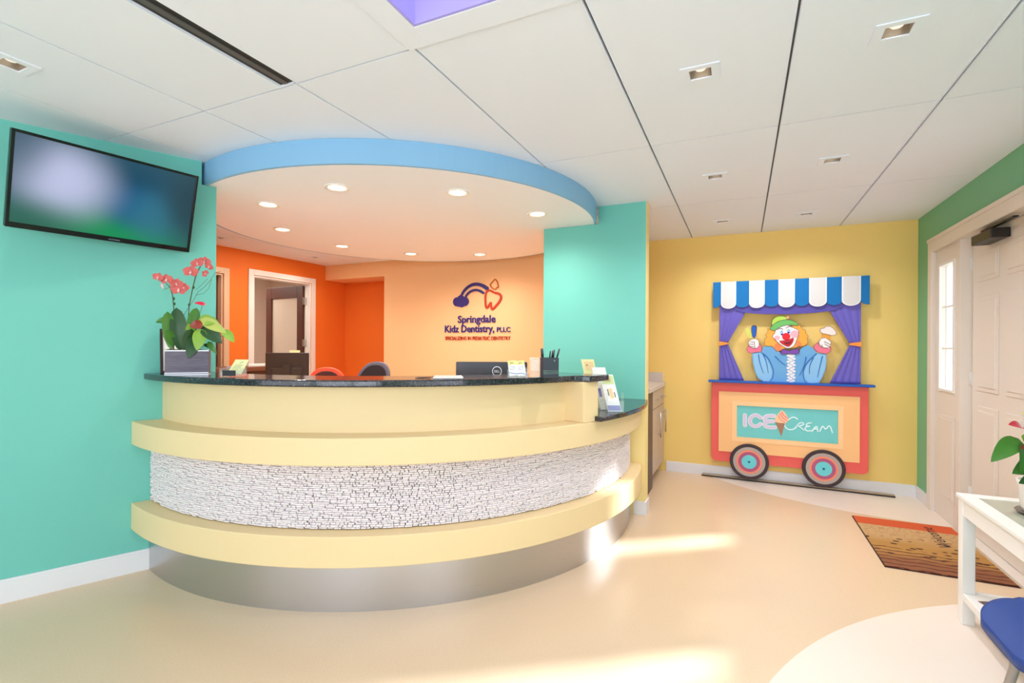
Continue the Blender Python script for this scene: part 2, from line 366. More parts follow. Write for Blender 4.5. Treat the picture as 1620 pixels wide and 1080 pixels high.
# hallway beyond the orange wall
struct('wall_hall', MB().box(-7.6,-7.5,1.9,6.2,0,H).box(-7.5,OX-0.12,6.1,6.2,0,H).box(-7.5,OX-0.12,1.8,1.9,0,H), mat('greige_paint',(206,192,176),rough=0.6))
struct('ceiling', MB().box(-7.6,OX-0.12,1.8,6.2,H,H+0.05), M_CEIL)
CLOWN= {'shirt': [(0.0904, 1.2538), (0.1726, 1.2626), (0.1865, 1.3104), (0.2218, 1.3225), (0.2849, 1.3031), (0.3337, 1.2565), (0.3818, 1.2414), (0.4499, 1.2423), (0.4902, 1.2583), (0.4968, 1.2892), (0.5234, 1.3164), (0.5699, 1.3282), (0.603, 1.2978), (0.6294, 1.2598), (0.7075, 1.2456), (0.7091, 1.185), (0.7017, 1.1091), (0.6761, 1.0325), (0.6503, 0.9784), (0.5716, 0.964), (0.525, 0.9776), (0.4308, 0.9664), (0.3557, 0.9714), (0.2935, 0.9692), (0.2446, 0.9634), (0.1952, 0.9775), (0.1454, 0.9996), (0.1165, 1.0625), (0.0981, 1.1419), (0.0907, 1.1898)], 'sleeve_l': [(0.0976, 1.2459), (0.1691, 1.2507), (0.2082, 1.2076), (0.2402, 1.1449), (0.2616, 1.0744), (0.2549, 1.0111), (0.2305, 0.9787), (0.1881, 0.9812), (0.1489, 1.0077), (0.1222, 1.0626), (0.1053, 1.1421)], 'sleeve_r': [(0.6327, 1.2484), (0.7011, 1.2379), (0.7026, 1.1849), (0.6965, 1.109), (0.6709, 1.0323), (0.6451, 0.9858), (0.5781, 0.9719), (0.5382, 1.005), (0.5279, 1.0739), (0.5476, 1.136), (0.5837, 1.1904)], 'bow': [(0.3337, 1.2526), (0.3473, 1.2958), (0.3748, 1.2882), (0.3919, 1.2766), (0.4361, 1.2848), (0.4833, 1.3046), (0.4903, 1.2505), (0.4295, 1.242), (0.3921, 1.2509), (0.3475, 1.2371)], 'cuff_l': [(0.0396, 1.2853), (0.0539, 1.3176), (0.0611, 1.3417), (0.0937, 1.3018), (0.1438, 1.3221), (0.1508, 1.3539), (0.1759, 1.3024), (0.169, 1.2626), (0.1227, 1.2621), (0.0868, 1.2457), (0.0506, 1.2614)], 'cuff_r': [(0.6029, 1.313), (0.6225, 1.3437), (0.642, 1.359), (0.6487, 1.3209), (0.6943, 1.2985), (0.7393, 1.3215), (0.7427, 1.2762), (0.7075, 1.2493), (0.6555, 1.2601), (0.6228, 1.275)], 'hand_l': [(0.0538, 1.3497), (0.0645, 1.3738), (0.0933, 1.3898), (0.1292, 1.3898), (0.1472, 1.3659), (0.1509, 1.3261), (0.1332, 1.2981), (0.0865, 1.3001), (0.0611, 1.324)], 'hand_r': [(0.6453, 1.359), (0.6614, 1.3933), (0.7003, 1.4008), (0.7391, 1.3668), (0.7424, 1.3441), (0.7265, 1.3025), (0.6748, 1.3097), (0.6487, 1.3362)], 'hair': [(0.2631, 1.4764), (0.221, 1.4925), (0.2296, 1.4569), (0.1966, 1.4254), (0.2228, 1.415), (0.2017, 1.3937), (0.192, 1.358), (0.202, 1.3263), (0.2289, 1.317), (0.2569, 1.3227), (0.278, 1.2992), (0.3024, 1.2679), (0.3404, 1.2801), (0.3747, 1.2999), (0.4293, 1.3003), (0.4698, 1.3083), (0.4832, 1.32), (0.5167, 1.3163), (0.5499, 1.3358), (0.5598, 1.3665), (0.5463, 1.3972), (0.5662, 1.4125), (0.5361, 1.4434), (0.5393, 1.4741), (0.5093, 1.4821), (0.4991, 1.513), (0.4688, 1.525), (0.462, 1.5406), (0.4417, 1.537), (0.4283, 1.5139), (0.3737, 1.5067), (0.3187, 1.4994)], 'hair_lo': [(0.2813, 1.3346), (0.278, 1.2992), (0.3024, 1.2679), (0.3404, 1.2785), (0.3368, 1.3192), (0.309, 1.3504)], 'hair_lo2': [(0.4631, 1.3083), (0.4832, 1.3216), (0.5134, 1.3202), (0.4998, 1.3587), (0.4816, 1.3741), (0.4662, 1.3509)], 'face': [(0.291, 1.4761), (0.3325, 1.5071), (0.3737, 1.5207), (0.4146, 1.5179), (0.4487, 1.4865), (0.4825, 1.4746), (0.484, 1.4359), (0.4694, 1.3896), (0.4495, 1.3276), (0.4157, 1.3002), (0.3816, 1.2999), (0.3402, 1.327), (0.3055, 1.3583), (0.281, 1.3897), (0.2635, 1.4054), (0.2669, 1.4291), (0.2829, 1.4369)], 'hat_brim': [(0.2386, 1.4845), (0.2629, 1.5197), (0.3115, 1.5584), (0.3734, 1.573), (0.428, 1.5643), (0.4788, 1.5326), (0.4789, 1.5117), (0.4418, 1.5199), (0.3737, 1.5207), (0.3256, 1.5033), (0.2841, 1.4683), (0.2632, 1.4724)], 'hat_crown': [(0.2559, 1.5277), (0.2592, 1.5631), (0.2835, 1.5942), (0.3181, 1.6093), (0.3664, 1.6044), (0.3871, 1.5806), (0.3734, 1.5691), (0.3322, 1.5635), (0.2907, 1.5406), (0.2643, 1.5197)], 'mouth': [(0.3227, 1.3701), (0.3675, 1.3724), (0.4085, 1.3842), (0.4369, 1.4012), (0.4424, 1.3818), (0.4291, 1.343), (0.402, 1.3141), (0.3746, 1.3217), (0.347, 1.3411), (0.3263, 1.3599)], 'mouth_in': [(0.3573, 1.3568), (0.4018, 1.36), (0.4289, 1.3741), (0.4155, 1.3445), (0.3882, 1.3335), (0.3677, 1.3412)], 'pop_blue': [(0.0855, 1.5114), (0.1035, 1.5216), (0.1236, 1.5158), (0.1301, 1.4974), (0.1219, 1.4217), (0.1112, 1.3978), (0.0969, 1.4018), (0.0859, 1.4298), (0.0798, 1.4939)], 'pop_green': [(0.0262, 1.4848), (0.0567, 1.4941), (0.0749, 1.4619), (0.0846, 1.3978), (0.0572, 1.3978), (0.0388, 1.438)], 'cream': [(0.6533, 1.458), (0.6577, 1.4884), (0.687, 1.4866), (0.6998, 1.5069), (0.7385, 1.5065), (0.7642, 1.4798), (0.7834, 1.4533), (0.7804, 1.427), (0.7453, 1.4181), (0.7066, 1.4334), (0.6742, 1.4373)], 'cone': [(0.671, 1.4426), (0.7421, 1.4211), (0.7294, 1.3705), (0.6939, 1.3932), (0.6699, 1.3933)], 'eye_l': [(0.3272, 1.4523), (0.3395, 1.4718), (0.3547, 1.4561), (0.357, 1.4248), (0.3432, 1.4147), (0.3308, 1.4249)], 'eye_r': [(0.3822, 1.4637), (0.3957, 1.4831), (0.4135, 1.4713), (0.4204, 1.4424), (0.4014, 1.4301), (0.3864, 1.4379)]}
CIRC= {'nose': [(0.379, 1.4115), 0.034], 'cheek_l': [(0.3039, 1.3975), 0.0238], 'cheek_r': [(0.4503, 1.4345), 0.0357], 'iris_l': [(0.3445, 1.4327), 0.0111], 'iris_r': [(0.3993, 1.4496), 0.0111], 'flower': [(0.3904, 1.5907), 0.0128]}
STROKE= {'a': [(0.1726, 1.2547), (0.2223, 1.2157), (0.2542, 1.1531), (0.279, 1.0749), (0.2654, 1.0036), (0.2375, 0.9711)], 'b': [(0.6295, 1.2522), (0.5771, 1.1979), (0.5408, 1.1512), (0.5192, 1.0814), (0.5248, 1.0123), (0.5516, 0.9748)], 'c': [(0.2853, 1.2245), (0.3271, 1.1781), (0.3755, 1.136)], 'd': [(0.5438, 1.2204), (0.5374, 1.1665), (0.5177, 1.1045), (0.4912, 1.042)], 'e': [(0.0718, 1.3617), (0.1043, 1.3578)], 'f': [(0.0632, 1.3401), (0.1022, 1.3362)], 'g': [(0.0756, 1.3177), (0.1081, 1.3139)], 'h': [(0.1078, 1.3642), (0.1131, 1.3059)], 'i': [(0.6875, 1.3652), (0.736, 1.3365)], 'j': [(0.6909, 1.3424), (0.7278, 1.3176)], 'k': [(0.6682, 1.3363), (0.6761, 1.3135)], 'l': [(0.3015, 1.4761), (0.3256, 1.4931), (0.3533, 1.4819)], 'm': [(0.3738, 1.4911), (0.4079, 1.5125), (0.4317, 1.4983)], 'n': [(0.1869, 1.239), (0.2155, 1.1602), (0.2301, 1.0577)], 'o': [(0.6752, 1.23), (0.6561, 1.1384), (0.637, 1.0313)], 'p': [(0.6034, 1.2137), (0.5708, 1.1365), (0.5711, 1.0598)], 'q': [(0.1442, 1.2384), (0.1553, 1.159), (0.1878, 1.0565)]}
RUFF= [(0.4187, 1.2303), (0.4243, 1.2008), (0.419, 1.1712), (0.4246, 1.1418), (0.4193, 1.1121), (0.4249, 1.0827), (0.4196, 1.0531), (0.4251, 1.0237), (0.4198, 0.994)]
ICE= {'I': [(0.0276, 0.6503), (0.0282, 0.5332)], 'C': [(0.1664, 0.6251), (0.1358, 0.649), (0.1051, 0.647), (0.0774, 0.6192), (0.0714, 0.5879), (0.0809, 0.5542), (0.1118, 0.538), (0.1424, 0.5402), (0.1667, 0.5672)], 'E': [(0.2869, 0.6499), (0.2239, 0.6492), (0.198, 0.6292), (0.1999, 0.6035), (0.2272, 0.5952), (0.2752, 0.5985), (0.2272, 0.5932), (0.2013, 0.5751), (0.2014, 0.5507), (0.2275, 0.5363), (0.2933, 0.5412)], 'c': [(0.4775, 0.6324), (0.4572, 0.649), (0.434, 0.6494), (0.405, 0.6242), (0.3759, 0.5955), (0.3672, 0.5681), (0.385, 0.5393), (0.4113, 0.528), (0.4462, 0.534), (0.4692, 0.5622)], 'r': [(0.4577, 0.5415), (0.4921, 0.6023), (0.5265, 0.6014), (0.5277, 0.5811), (0.4865, 0.5688), (0.5325, 0.5326)], 'e': [(0.5918, 0.6073), (0.5561, 0.5982), (0.5437, 0.5756), (0.5778, 0.5735), (0.5449, 0.5665), (0.537, 0.5409), (0.561, 0.5256), (0.5949, 0.5341)], 'a': [(0.595, 0.5256), (0.6341, 0.5907), (0.6411, 0.5279), (0.6387, 0.5538), (0.6073, 0.5528)], 'm': [(0.6567, 0.5304), (0.6815, 0.5941), (0.7011, 0.5436), (0.7351, 0.6045), (0.7574, 0.524)], 'cone': [(0.2931, 0.5931), (0.3742, 0.5887), (0.3442, 0.4579)], 'scoop': [(0.2841, 0.6093), (0.2988, 0.6439), (0.3165, 0.6753), (0.3459, 0.7107), (0.3696, 0.692), (0.3903, 0.6566), (0.4062, 0.6276), (0.3934, 0.6034), (0.3759, 0.5875), (0.3288, 0.5875), (0.2991, 0.5921)], 's1': [(0.346, 0.6939), (0.3639, 0.6549), (0.3991, 0.6371)], 's2': [(0.3313, 0.6796), (0.3522, 0.634), (0.3904, 0.6165)], 's3': [(0.3166, 0.6585), (0.3375, 0.6129), (0.3759, 0.5988)]}
LOGO= {'cloud': [(-3.2924, 1.8515), (-3.2793, 1.8819), (-3.2364, 1.898), (-3.206, 1.9233), (-3.1604, 1.926), (-3.135, 1.8945), (-3.0949, 1.8887), (-3.0647, 1.8616), (-3.0645, 1.8269), (-3.0993, 1.8019), (-3.1344, 1.7941), (-3.1696, 1.7837), (-3.2154, 1.7964), (-3.2665, 1.811)], 'bow1': [(-3.1756, 1.9221), (-3.1356, 1.9861), (-3.0758, 2.0341), (-3.0064, 2.0604), (-2.9375, 2.0606), (-2.8691, 2.0394), (-2.809, 2.0)], 'bow2': [(-3.1149, 1.8964), (-3.0952, 1.9392), (-3.0356, 1.9803), (-2.9665, 1.993), (-2.9077, 1.9768), (-2.8608, 1.9492)], 'tooth': [(-2.7007, 1.9429), (-2.6488, 1.9324), (-2.6185, 1.9018), (-2.6276, 1.8558), (-2.6762, 1.7982), (-2.7404, 1.7406), (-2.7568, 1.7751), (-2.7572, 1.8346), (-2.7761, 1.8054), (-2.8076, 1.7637), (-2.8288, 1.777), (-2.8341, 1.8455), (-2.8336, 1.9224), (-2.8156, 1.9713), (-2.7772, 1.9816), (-2.7198, 1.9504)], 'small': [(-2.7065, 2.1083), (-2.6761, 2.0873), (-2.6539, 2.0001), (-2.6794, 2.0139), (-2.6943, 1.9799), (-2.7439, 2.0023), (-2.7757, 2.0437), (-2.7443, 2.072), (-2.7112, 2.1043)]}

# ------------------------------------------------------------------ reception doors
def casing(y0, y1, zt, m, w=0.07):
    mb = MB()
    for a, b in ((y0-w, y0-0.002), (y1+0.002, y1+w)): mb.box(OX+0.0005, OX+0.018, a, b, 0, zt+w)
    mb.box(OX+0.0005, OX+0.018, y0-0.002, y1+0.002, zt+0.002, zt+w)
    mb.box(OX-0.12, OX+0.0, y0+0.0005, y0+0.02, 0, zt-0.001).box(OX-0.12, OX, y1-0.02, y1-0.0005, 0, zt-0.001).box(OX-0.12, OX, y0+0.02, y1-0.02, zt-0.02, zt-0.001)
    mb.box(OX-0.075, OX-0.06, y0+0.02, y0+0.032, 0, zt-0.02).box(OX-0.075, OX-0.06, y1-0.032, y1-0.02, 0, zt-0.02)
    return mb
struct('trim_4', casing(*D1, M_WHITE), M_WHITE, bevel=0.003)
struct('trim_5', casing(*D2, M_TAUPE), mat('beige_trim',(214,182,150),rough=0.5), bevel=0.003)
# open brown glazed door, hinged at the far jamb, swung into the hallway
d = bpy.data.objects.new('door_1', None); COL.objects.link(d); d['kind'] = 'structure'
d.location = (OX-0.10, D1[1]-0.03, 0); d.rotation_euler = (0,0,math.radians(178))
LW, LH = 0.76, 2.125
mb = MB().box(0.0,0.115,-0.022,0.022,0.01,LH).box(LW-0.115,LW,-0.022,0.022,0.01,LH).box(0.115,LW-0.115,-0.022,0.022,LH-0.16,LH).box(0.115,LW-0.115,-0.022,0.022,0.01,0.26)
obj('door_leaf', mb, M_BROWN, d, bevel=0.003)
M_PANE2 = mat('door_pane', (226, 214, 198), rough=0.15, alpha=0.55)
p = obj('glass_pane', MB().box(0.116,LW-0.116,-0.004,0.004,0.261,LH-0.161), M_PANE2, d)
obj('pane_bar', MB().box(0.13,LW-0.2,-0.012,-0.005,1.84,1.852).box(0.13,LW-0.2,-0.012,-0.005,1.61,1.622).box(0.13,LW-0.2,-0.012,-0.005,1.38,1.392), mat('grey_reflection_line',(170,156,140)), p)  # bars added to imitate pale reflections across the door glass
for z in (1.86, 1.28, 0.3):
    obj('hinge', MB().box(-0.045,-0.004,-0.03,0.028,z,z+0.10).tube([(-0.01,-0.036,z),(-0.01,-0.036,z+0.1)],0.008), M_CHROME, d, bevel=0.002)
obj('lever_handle', MB().tube([(LW-0.06,-0.03,1.02),(LW-0.06,-0.065,1.02),(LW-0.17,-0.065,1.02)],0.009), M_CHROME, d)
# closed door in the left opening; black pane stands for its dark interior
d = bpy.data.objects.new('door_2', None); COL.objects.link(d); d['kind'] = 'structure'; d.location = (OX-0.08, D2[0]+0.021, 0)
w2 = D2[1]-D2[0]-0.042
obj('door_leaf', MB().box(-0.02,0.02,0,0.12,0.01,D2[2]-0.022).box(-0.02,0.02,w2-0.05,w2,0.01,D2[2]-0.022).box(-0.02,0.02,0.12,w2-0.05,D2[2]-0.06,D2[2]-0.022).box(-0.02,0.02,0.12,w2-0.05,0.01,1.55), mat('taupe_door',(120,92,72),rough=0.5), d, bevel=0.002)
obj('glass_pane', MB().box(-0.005,0.005,0.121,w2-0.051,1.551,D2[2]-0.061), M_BLACK, d)

# ------------------------------------------------------------------ entrance door unit in the right wall
XW = 1.40; XD = 1.466
DA, DB = 3.60, 4.53             # door leaf edges
SL = [(4.53,5.06),(3.07,3.60)]  # sidelight panels
mb = MB()
mb.box(XW-0.018,XW+0.05,5.06,5.145,0,UT+0.015).box(XW-0.018,XW+0.05,2.945,3.03,0,UT+0.015)
mb.box(XW-0.018,XW+0.05,3.03,5.06,2.085,UT+0.015).box(XW-0.024,XW-0.018,2.94,5.15,UT-0.012,UT+0.018)
mb.box(XW+0.0,XW+0.13,DA-0.045,DA-0.001,0,2.085).box(XW+0.0,XW+0.13,DB+0.001,DB+0.045,0,2.085).box(XW+0.05,XW+0.13,DA-0.001,DB+0.001,2.082,2.12)
mb.box(XW+0.0,XW+0.11,DA,DB,0.0,0.012)
mb.box(XW+0.051,XW+0.158,5.095,5.129,0,UT-0.002).box(XW+0.051,XW+0.158,2.961,2.995,0,UT-0.002)
struct('trim_6', mb, M_DOORW, bevel=0.003)
d = bpy.data.objects.new('door_3', None); COL.objects.link(d); d['kind'] = 'structure'; d.location = (XD, DA, 0)
W = DB-DA-0.006
leaf = MB().box(0,0.045,0.003,W,0.015,2.078)
o = obj('door_leaf', leaf, M_DOORW, d, bevel=0.003)
mb = MB()
for a, b in ((0.11, 0.42), (0.52, 0.83)):
    for z0, z1 in ((0.20,0.92),(1.02,1.66),(1.76,1.96)):
        for e, h in ((0,0.006),(0.03,0.011)):
            mb.box(-h, 0.0, a+e, b-e, z0+e, z1-e)
obj('raised_panel', mb, M_DOORW, d, bevel=0.005)
for z in (0.25, 1.05, 1.86): obj('hinge', MB().box(-0.004,0.0,W-0.004,W+0.005,z,z+0.09).tube([(-0.008,W+0.003,z),(-0.008,W+0.003,z+0.09)],0.006), M_WHITE, d)
c = obj('door_closer', MB().box(-0.095,-0.002,0.37,0.66,1.985,2.045), mat('bronze_black',(44,38,34),rough=0.4,metal=0.3), d, bevel=0.006)
obj('closer_arm', MB().box(-0.075,-0.055,0.55,0.575,2.045,2.062).box(-0.075,-0.05,0.15,0.57,2.058,2.066), M_BLACK, c)
for n, (a, b) in enumerate(SL):
    g0, g1 = (4.665, 4.935) if n == 0 else (3.20, 3.46)
    if n == 0: lo, hi = DB+0.046, 5.059
    else: lo, hi = 3.031, DA-0.046
    w = bpy.data.objects.new('window_%d' % (n+1), None); COL.objects.link(w); w['kind'] = 'structure'
    mb = MB().box(XW+0.01,XW+0.05,lo,g0,0.0,2.084).box(XW+0.01,XW+0.05,g1,hi,0,2.084).box(XW+0.01,XW+0.05,g0,g1,0,1.0).box(XW+0.01,XW+0.05,g0,g1,1.945,2.084)
    obj('frame', mb, M_DOORW, w, bevel=0.002)
    mb = MB()
    for z0, z1 in ((0.16,0.80),):
        for e, h in ((0,0.006),(0.025,0.011)): mb.box(XW+0.01-h, XW+0.01, g0-0.03+e, g1+0.03-e, z0+e, z1-e)
    obj('raised_panel', mb, M_DOORW, w, bevel=0.004)
    mb = MB().box(XW+0.0,XW+0.012,g0-0.02,g0,0.98,1.965).box(XW+0.0,XW+0.012,g1,g1+0.02,0.98,1.965).box(XW+0.0,XW+0.012,g0,g1,0.98,1.0).box(XW+0.0,XW+0.012,g0,g1,1.945,1.965)
    obj('glazing_bead', mb, M_WHITE, w)
    mb = MB()
    for z in (1.30, 1.62): mb.box(XW+0.02,XW+0.034,g0,g1,z,z+0.014)
    obj('pane_bar', mb, M_WHITE, w)
    obj('glass_pane', MB().box(XW+0.038,XW+0.042,g0,g1,1.0,1.945), M_GLASSP, w)

# ------------------------------------------------------------------ round soffit
def ang_left(R, y_off=0.0):      # angle where a circle meets the left wall face (front crossing)
    ex, ey = CX-WX, CY-WY
    d0 = ex*NX+ey*NY             # distance of the centre from the wall plane (positive = room side)
    t0 = ex*DX+ey*DY
    h = math.sqrt(max(R*R-(d0-0.001)**2, 0))
    t = t0-h
    p = on_wall(t, 0.001); return math.atan2(p[1]-CY, p[0]-CX)
def ang_pier(R): return math.asin((PY0-0.001-CY)/R)
n = 120; R = 1.59
side = MB(); P = circ(CX, CY, R, n)
vs = [(x,y,2.30) for x,y in P]+[(x,y,H-0.001) for x,y in P]
side.add(vs, [(i,(i+1)%n,n+(i+1)%n,n+i) for i in range(n)], 0, True)
o = bpy.data.objects.new('soffit', None); COL.objects.link(o); tag(o, 'large round dropped soffit with sky blue rim above the reception desk', 'soffit'); o.location = (0,0,0)
rim = MB(); Q = circ(CX, CY, R-0.02, n)
rim.add([(x,y,2.30) for x,y in P]+[(x,y,H-0.001) for x,y in P]+[(x,y,2.30) for x,y in Q]+[(x,y,H-0.001) for x,y in Q],
    [(i,(i+1)%n,n+(i+1)%n,n+i) for i in range(n)]+[(2*n+i,3*n+i,3*n+(i+1)%n,2*n+(i+1)%n) for i in range(n)]+[((i+1)%n,i,2*n+i,2*n+(i+1)%n) for i in range(n)]+[(n+i,n+(i+1)%n,3*n+(i+1)%n,3*n+i) for i in range(n)], 0, False)
obj('rim', rim, M_BLUE, o)
obj('underside', MB().prism(Q, 2.2998, 2.32), M_DISC, o)
M_LAMP = mat('lamp_glow', (255,244,226), rough=0.5, emit=(255,232,200), es=14.0)
M_LTRIM = mat('lamp_trim', (250,246,238), rough=0.4)
RL = [(-3.043,2.457,'nearest the television wall'),(-2.313,2.366,'front left, over the tall counter'),(-1.672,2.762,'front right, over the pen cup'),(-1.397,3.455,'far right, nearest the green pier'),
      (-3.588,3.043,'second from the left along the back curve'),(-3.646,3.802,'above the open brown door'),(-3.258,4.417,'back edge, in front of the cloud logo'),(-2.588,4.744,'back edge, in front of the tooth logo')]
def round_light():
    t = thing('recessed_light', '', 'ceiling light', (0,0,0), 0, 'round recessed lights in the soffit')
    obj('trim_ring', MB().lathe([(0.052,0.0),(0.075,0.0),(0.078,-0.004),(0.074,-0.008),(0.056,-0.006),(0.052,0.0)], seg=32), M_LTRIM, t)
    obj('lamp', MB().lathe([(0.0,-0.004),(0.030,-0.0038),(0.052,-0.002),(0.052,0.0),(0,0)], seg=28), M_LAMP, t)
    return t
rl0 = None
for x, y, s in RL:
    lab = 'glowing round recessed light in the soffit, '+s
    if rl0 is None: rl0 = round_light(); rl0.location = (x,y,2.2995); rl0['label'] = lab
    else: dup(rl0, (x,y,2.2995), lab)
# square downlights
M_LDIM = mat('downlight_reflector', (190,178,164), rough=0.3, metal=0.6)
M_BULB = mat('downlight_bulb', (255,246,232), rough=0.4, emit=(255,246,232), es=0.7)
def square_light():
    t = thing('square_downlight', '', 'ceiling light', (0,0,0), 0, 'square downlights in the tiled ceiling')
    mb = MB(); a, b = hw, 0.075
    for x0,x1,y0,y1 in ((-b,-a,-b*0.86,b*0.86),(a,b,-b*0.86,b*0.86),(-a,a,-b*0.86,-a*0.9),(-a,a,a*0.9,b*0.86)): mb.box(x0,x1,y0,y1,-0.005,-0.0005)
    obj('trim', mb, M_CEIL, t)
    m2 = MB(); k = 0.03
    q = [(-a,-a*.9),(a,-a*.9),(a,a*.9),(-a,a*.9)]
    m2.add([(x,y,0) for x,y in q]+[(x*0.96,y*0.96,0.05) for x,y in q], [(0,4,5,1),(1,5,6,2),(2,6,7,3),(3,7,4,0),(4,7,6,5)])
    obj('reflector', m2, M_LDIM, t)
    obj('bulb', MB().lathe([(0,0.012),(0.018,0.014),(0.027,0.024),(0.028,0.045)], seg=20), M_BULB, t)
    return t
SLL = ['largest and nearest, at the top right by the entrance','above and left of the nearest one','second row back, left one','second row back, right one','last row, left one above the clown awning','last row, right one near the yellow wall','at the left edge of the photo above the television','behind the soffit at the far left','behind the soffit above the open brown door']
s0 = None
for (x, y), s in zip(DL, SLL):
    lab = 'square downlight, '+s
    if s0 is None: s0 = square_light(); s0.location = (x,y,H); s0['label'] = lab
    else: dup(s0, (x,y,H), lab)

# ------------------------------------------------------------------ reception counter
def slab(mb, ri, ro, z0, z1, ai, ao, bi, bo, n=72, mi=0):
    """curved slab: inner arc runs ai->bi at ri, outer arc ao->bo at ro"""
    I = [(CX+ri*math.cos(ai+(bi-ai)*k/n), CY+ri*math.sin(ai+(bi-ai)*k/n)) for k in range(n+1)]
    O = [(CX+ro*math.cos(ao+(bo-ao)*k/n), CY+ro*math.sin(ao+(bo-ao)*k/n)) for k in range(n+1)]
    N = n+1
    vs = [(x,y,z0) for x,y in I]+[(x,y,z0) for x,y in O]+[(x,y,z1) for x,y in I]+[(x,y,z1) for x,y in O]
    fs = []
    for k in range(n):
        fs += [(k,k+1,N+k+1,N+k),(2*N+k,3*N+k,3*N+k+1,2*N+k+1),(N+k,N+k+1,3*N+k+1,3*N+k),(k,2*N+k,2*N+k+1,k+1)]
    fs += [(0,N,3*N,2*N),(n,2*N+n,3*N+n,N+n)]
    mb.add(vs, fs, mi, False); return mb
RD = math.radians
def full(mb, ri, ro, z0, z1, n=72): return slab(mb, ri, ro, z0, z1, ang_left(ri), ang_left(ro), ang_pier(ri), ang_pier(ro), n)
AP0, AP1 = RD(-23.3), RD(-19.2)
C_ = thing('reception_counter', 'large curved cream reception counter with white pebble front and steel plinth', 'reception counter', (CX,CY,0))
CI = Matrix.Translation((-CX,-CY,0))
def cpart(name, mb, m, **k): o = obj(name, mb, m, **k); o.parent = C_; o.matrix_parent_inverse = CI; return o
cpart('kick_plate', full(MB(), 1.835, 1.862, 0.0, 0.249, 96), M_STEEL, smooth=False)
cpart('lower_band', full(MB(), 1.80, 1.945, 0.2495, 0.40, 96), M_CREAM, bevel=0.005)
cpart('upper_band', full(MB(), 1.80, 1.945, 0.735, 0.868, 96), M_CREAM, bevel=0.005)
body = slab(MB(), 1.64, 1.80, 0.02, 1.104, ang_left(1.64), ang_left(1.80), AP0, AP0, 96)
slab(body, 1.64, 1.80, 0.02, 0.852, AP0, AP0, ang_pier(1.64), ang_pier(1.80), 24)
cpart('body', body, M_CREAM)
slab2 = slab(MB(), 1.45, 1.945, 0.8685, 1.104, AP0, AP0, AP1, AP1, 8)
cpart('divider_post', slab2, M_CREAM, bevel=0.004)
cpart('low_ledge', slab(MB(), 1.80, 1.945, 0.8685, 0.852+0.0, AP1, AP1, ang_pier(1.8), ang_pier(1.945), 24) if False else slab(MB(), 1.801, 1.944, 0.8682, 0.8685, AP1, AP1, ang_pier(1.801), ang_pier(1.944), 24), M_CREAM)
cpart('pebble_backing', full(MB(), 1.801, 1.846, 0.401, 0.734, 96), M_GROUT)
# stacked pebble strips, one pattern mesh
st = MB(); random.seed(3)
z = 0.4035; a0 = ang_left(1.85); a1 = ang_pier(1.85)
Rf = 1.848
while z < 0.728:
    hh = random.uniform(0.0088, 0.0118)
    if z+hh > 0.733: hh = 0.733-z
    s = a0+0.002
    while s < a1-0.004:
        L = random.choice([0.014,0.02,0.026,0.032,0.04])*random.uniform(0.85,1.15)/Rf
        if s+L > a1-0.001: L = a1-0.001-s
        e = 0.0018/Rf; g = 0.0006; dep = random.choice([0.004,0.008,0.010,0.011,0.012])+random.uniform(-0.0008,0.0008)
        za, zb = z+g+random.uniform(0,0.0007), z+hh-g-random.uniform(0,0.0007)
        sa, sb = s+e*random.uniform(0.2,1.0), s+L-e*random.choice([0.3,0.5,0.8,1.4,2.1])
        ins = 0.0024; it = ins/Rf
        tl = random.uniform(-0.0012,0.0012)
        def P3(r, a, zz): return (CX+r*math.cos(a), CY+r*math.sin(a), zz)
        rt = random.uniform(-0.0008,0.0008)
        vs = [P3(Rf-0.003,sa,za),P3(Rf-0.003,sb,za),P3(Rf-0.003,sb,zb),P3(Rf-0.003,sa,zb),
              P3(Rf+dep-0.003,sa,za),P3(Rf+dep-0.003,sb,za),P3(Rf+dep-0.003,sb,zb),P3(Rf+dep-0.003,sa,zb),
              P3(Rf+dep+tl,sa+it,za+ins+rt),P3(Rf+dep-tl,sb-it*random.uniform(0.6,1.8),za+ins-rt),P3(Rf+dep-tl,sb-it*random.uniform(0.6,1.8),zb-ins-rt),P3(Rf+dep+tl,sa+it*random.uniform(0.6,1.8),zb-ins+rt)]
        st.add(vs, [(0,1,5,4),(1,2,6,5),(2,3,7,6),(3,0,4,7),(4,5,9,8),(5,6,10,9),(6,7,11,10),(7,4,8,11),(8,9,10,11)])
        s += L
    z += hh
cpart('pebble_panel', st, M_STONE)
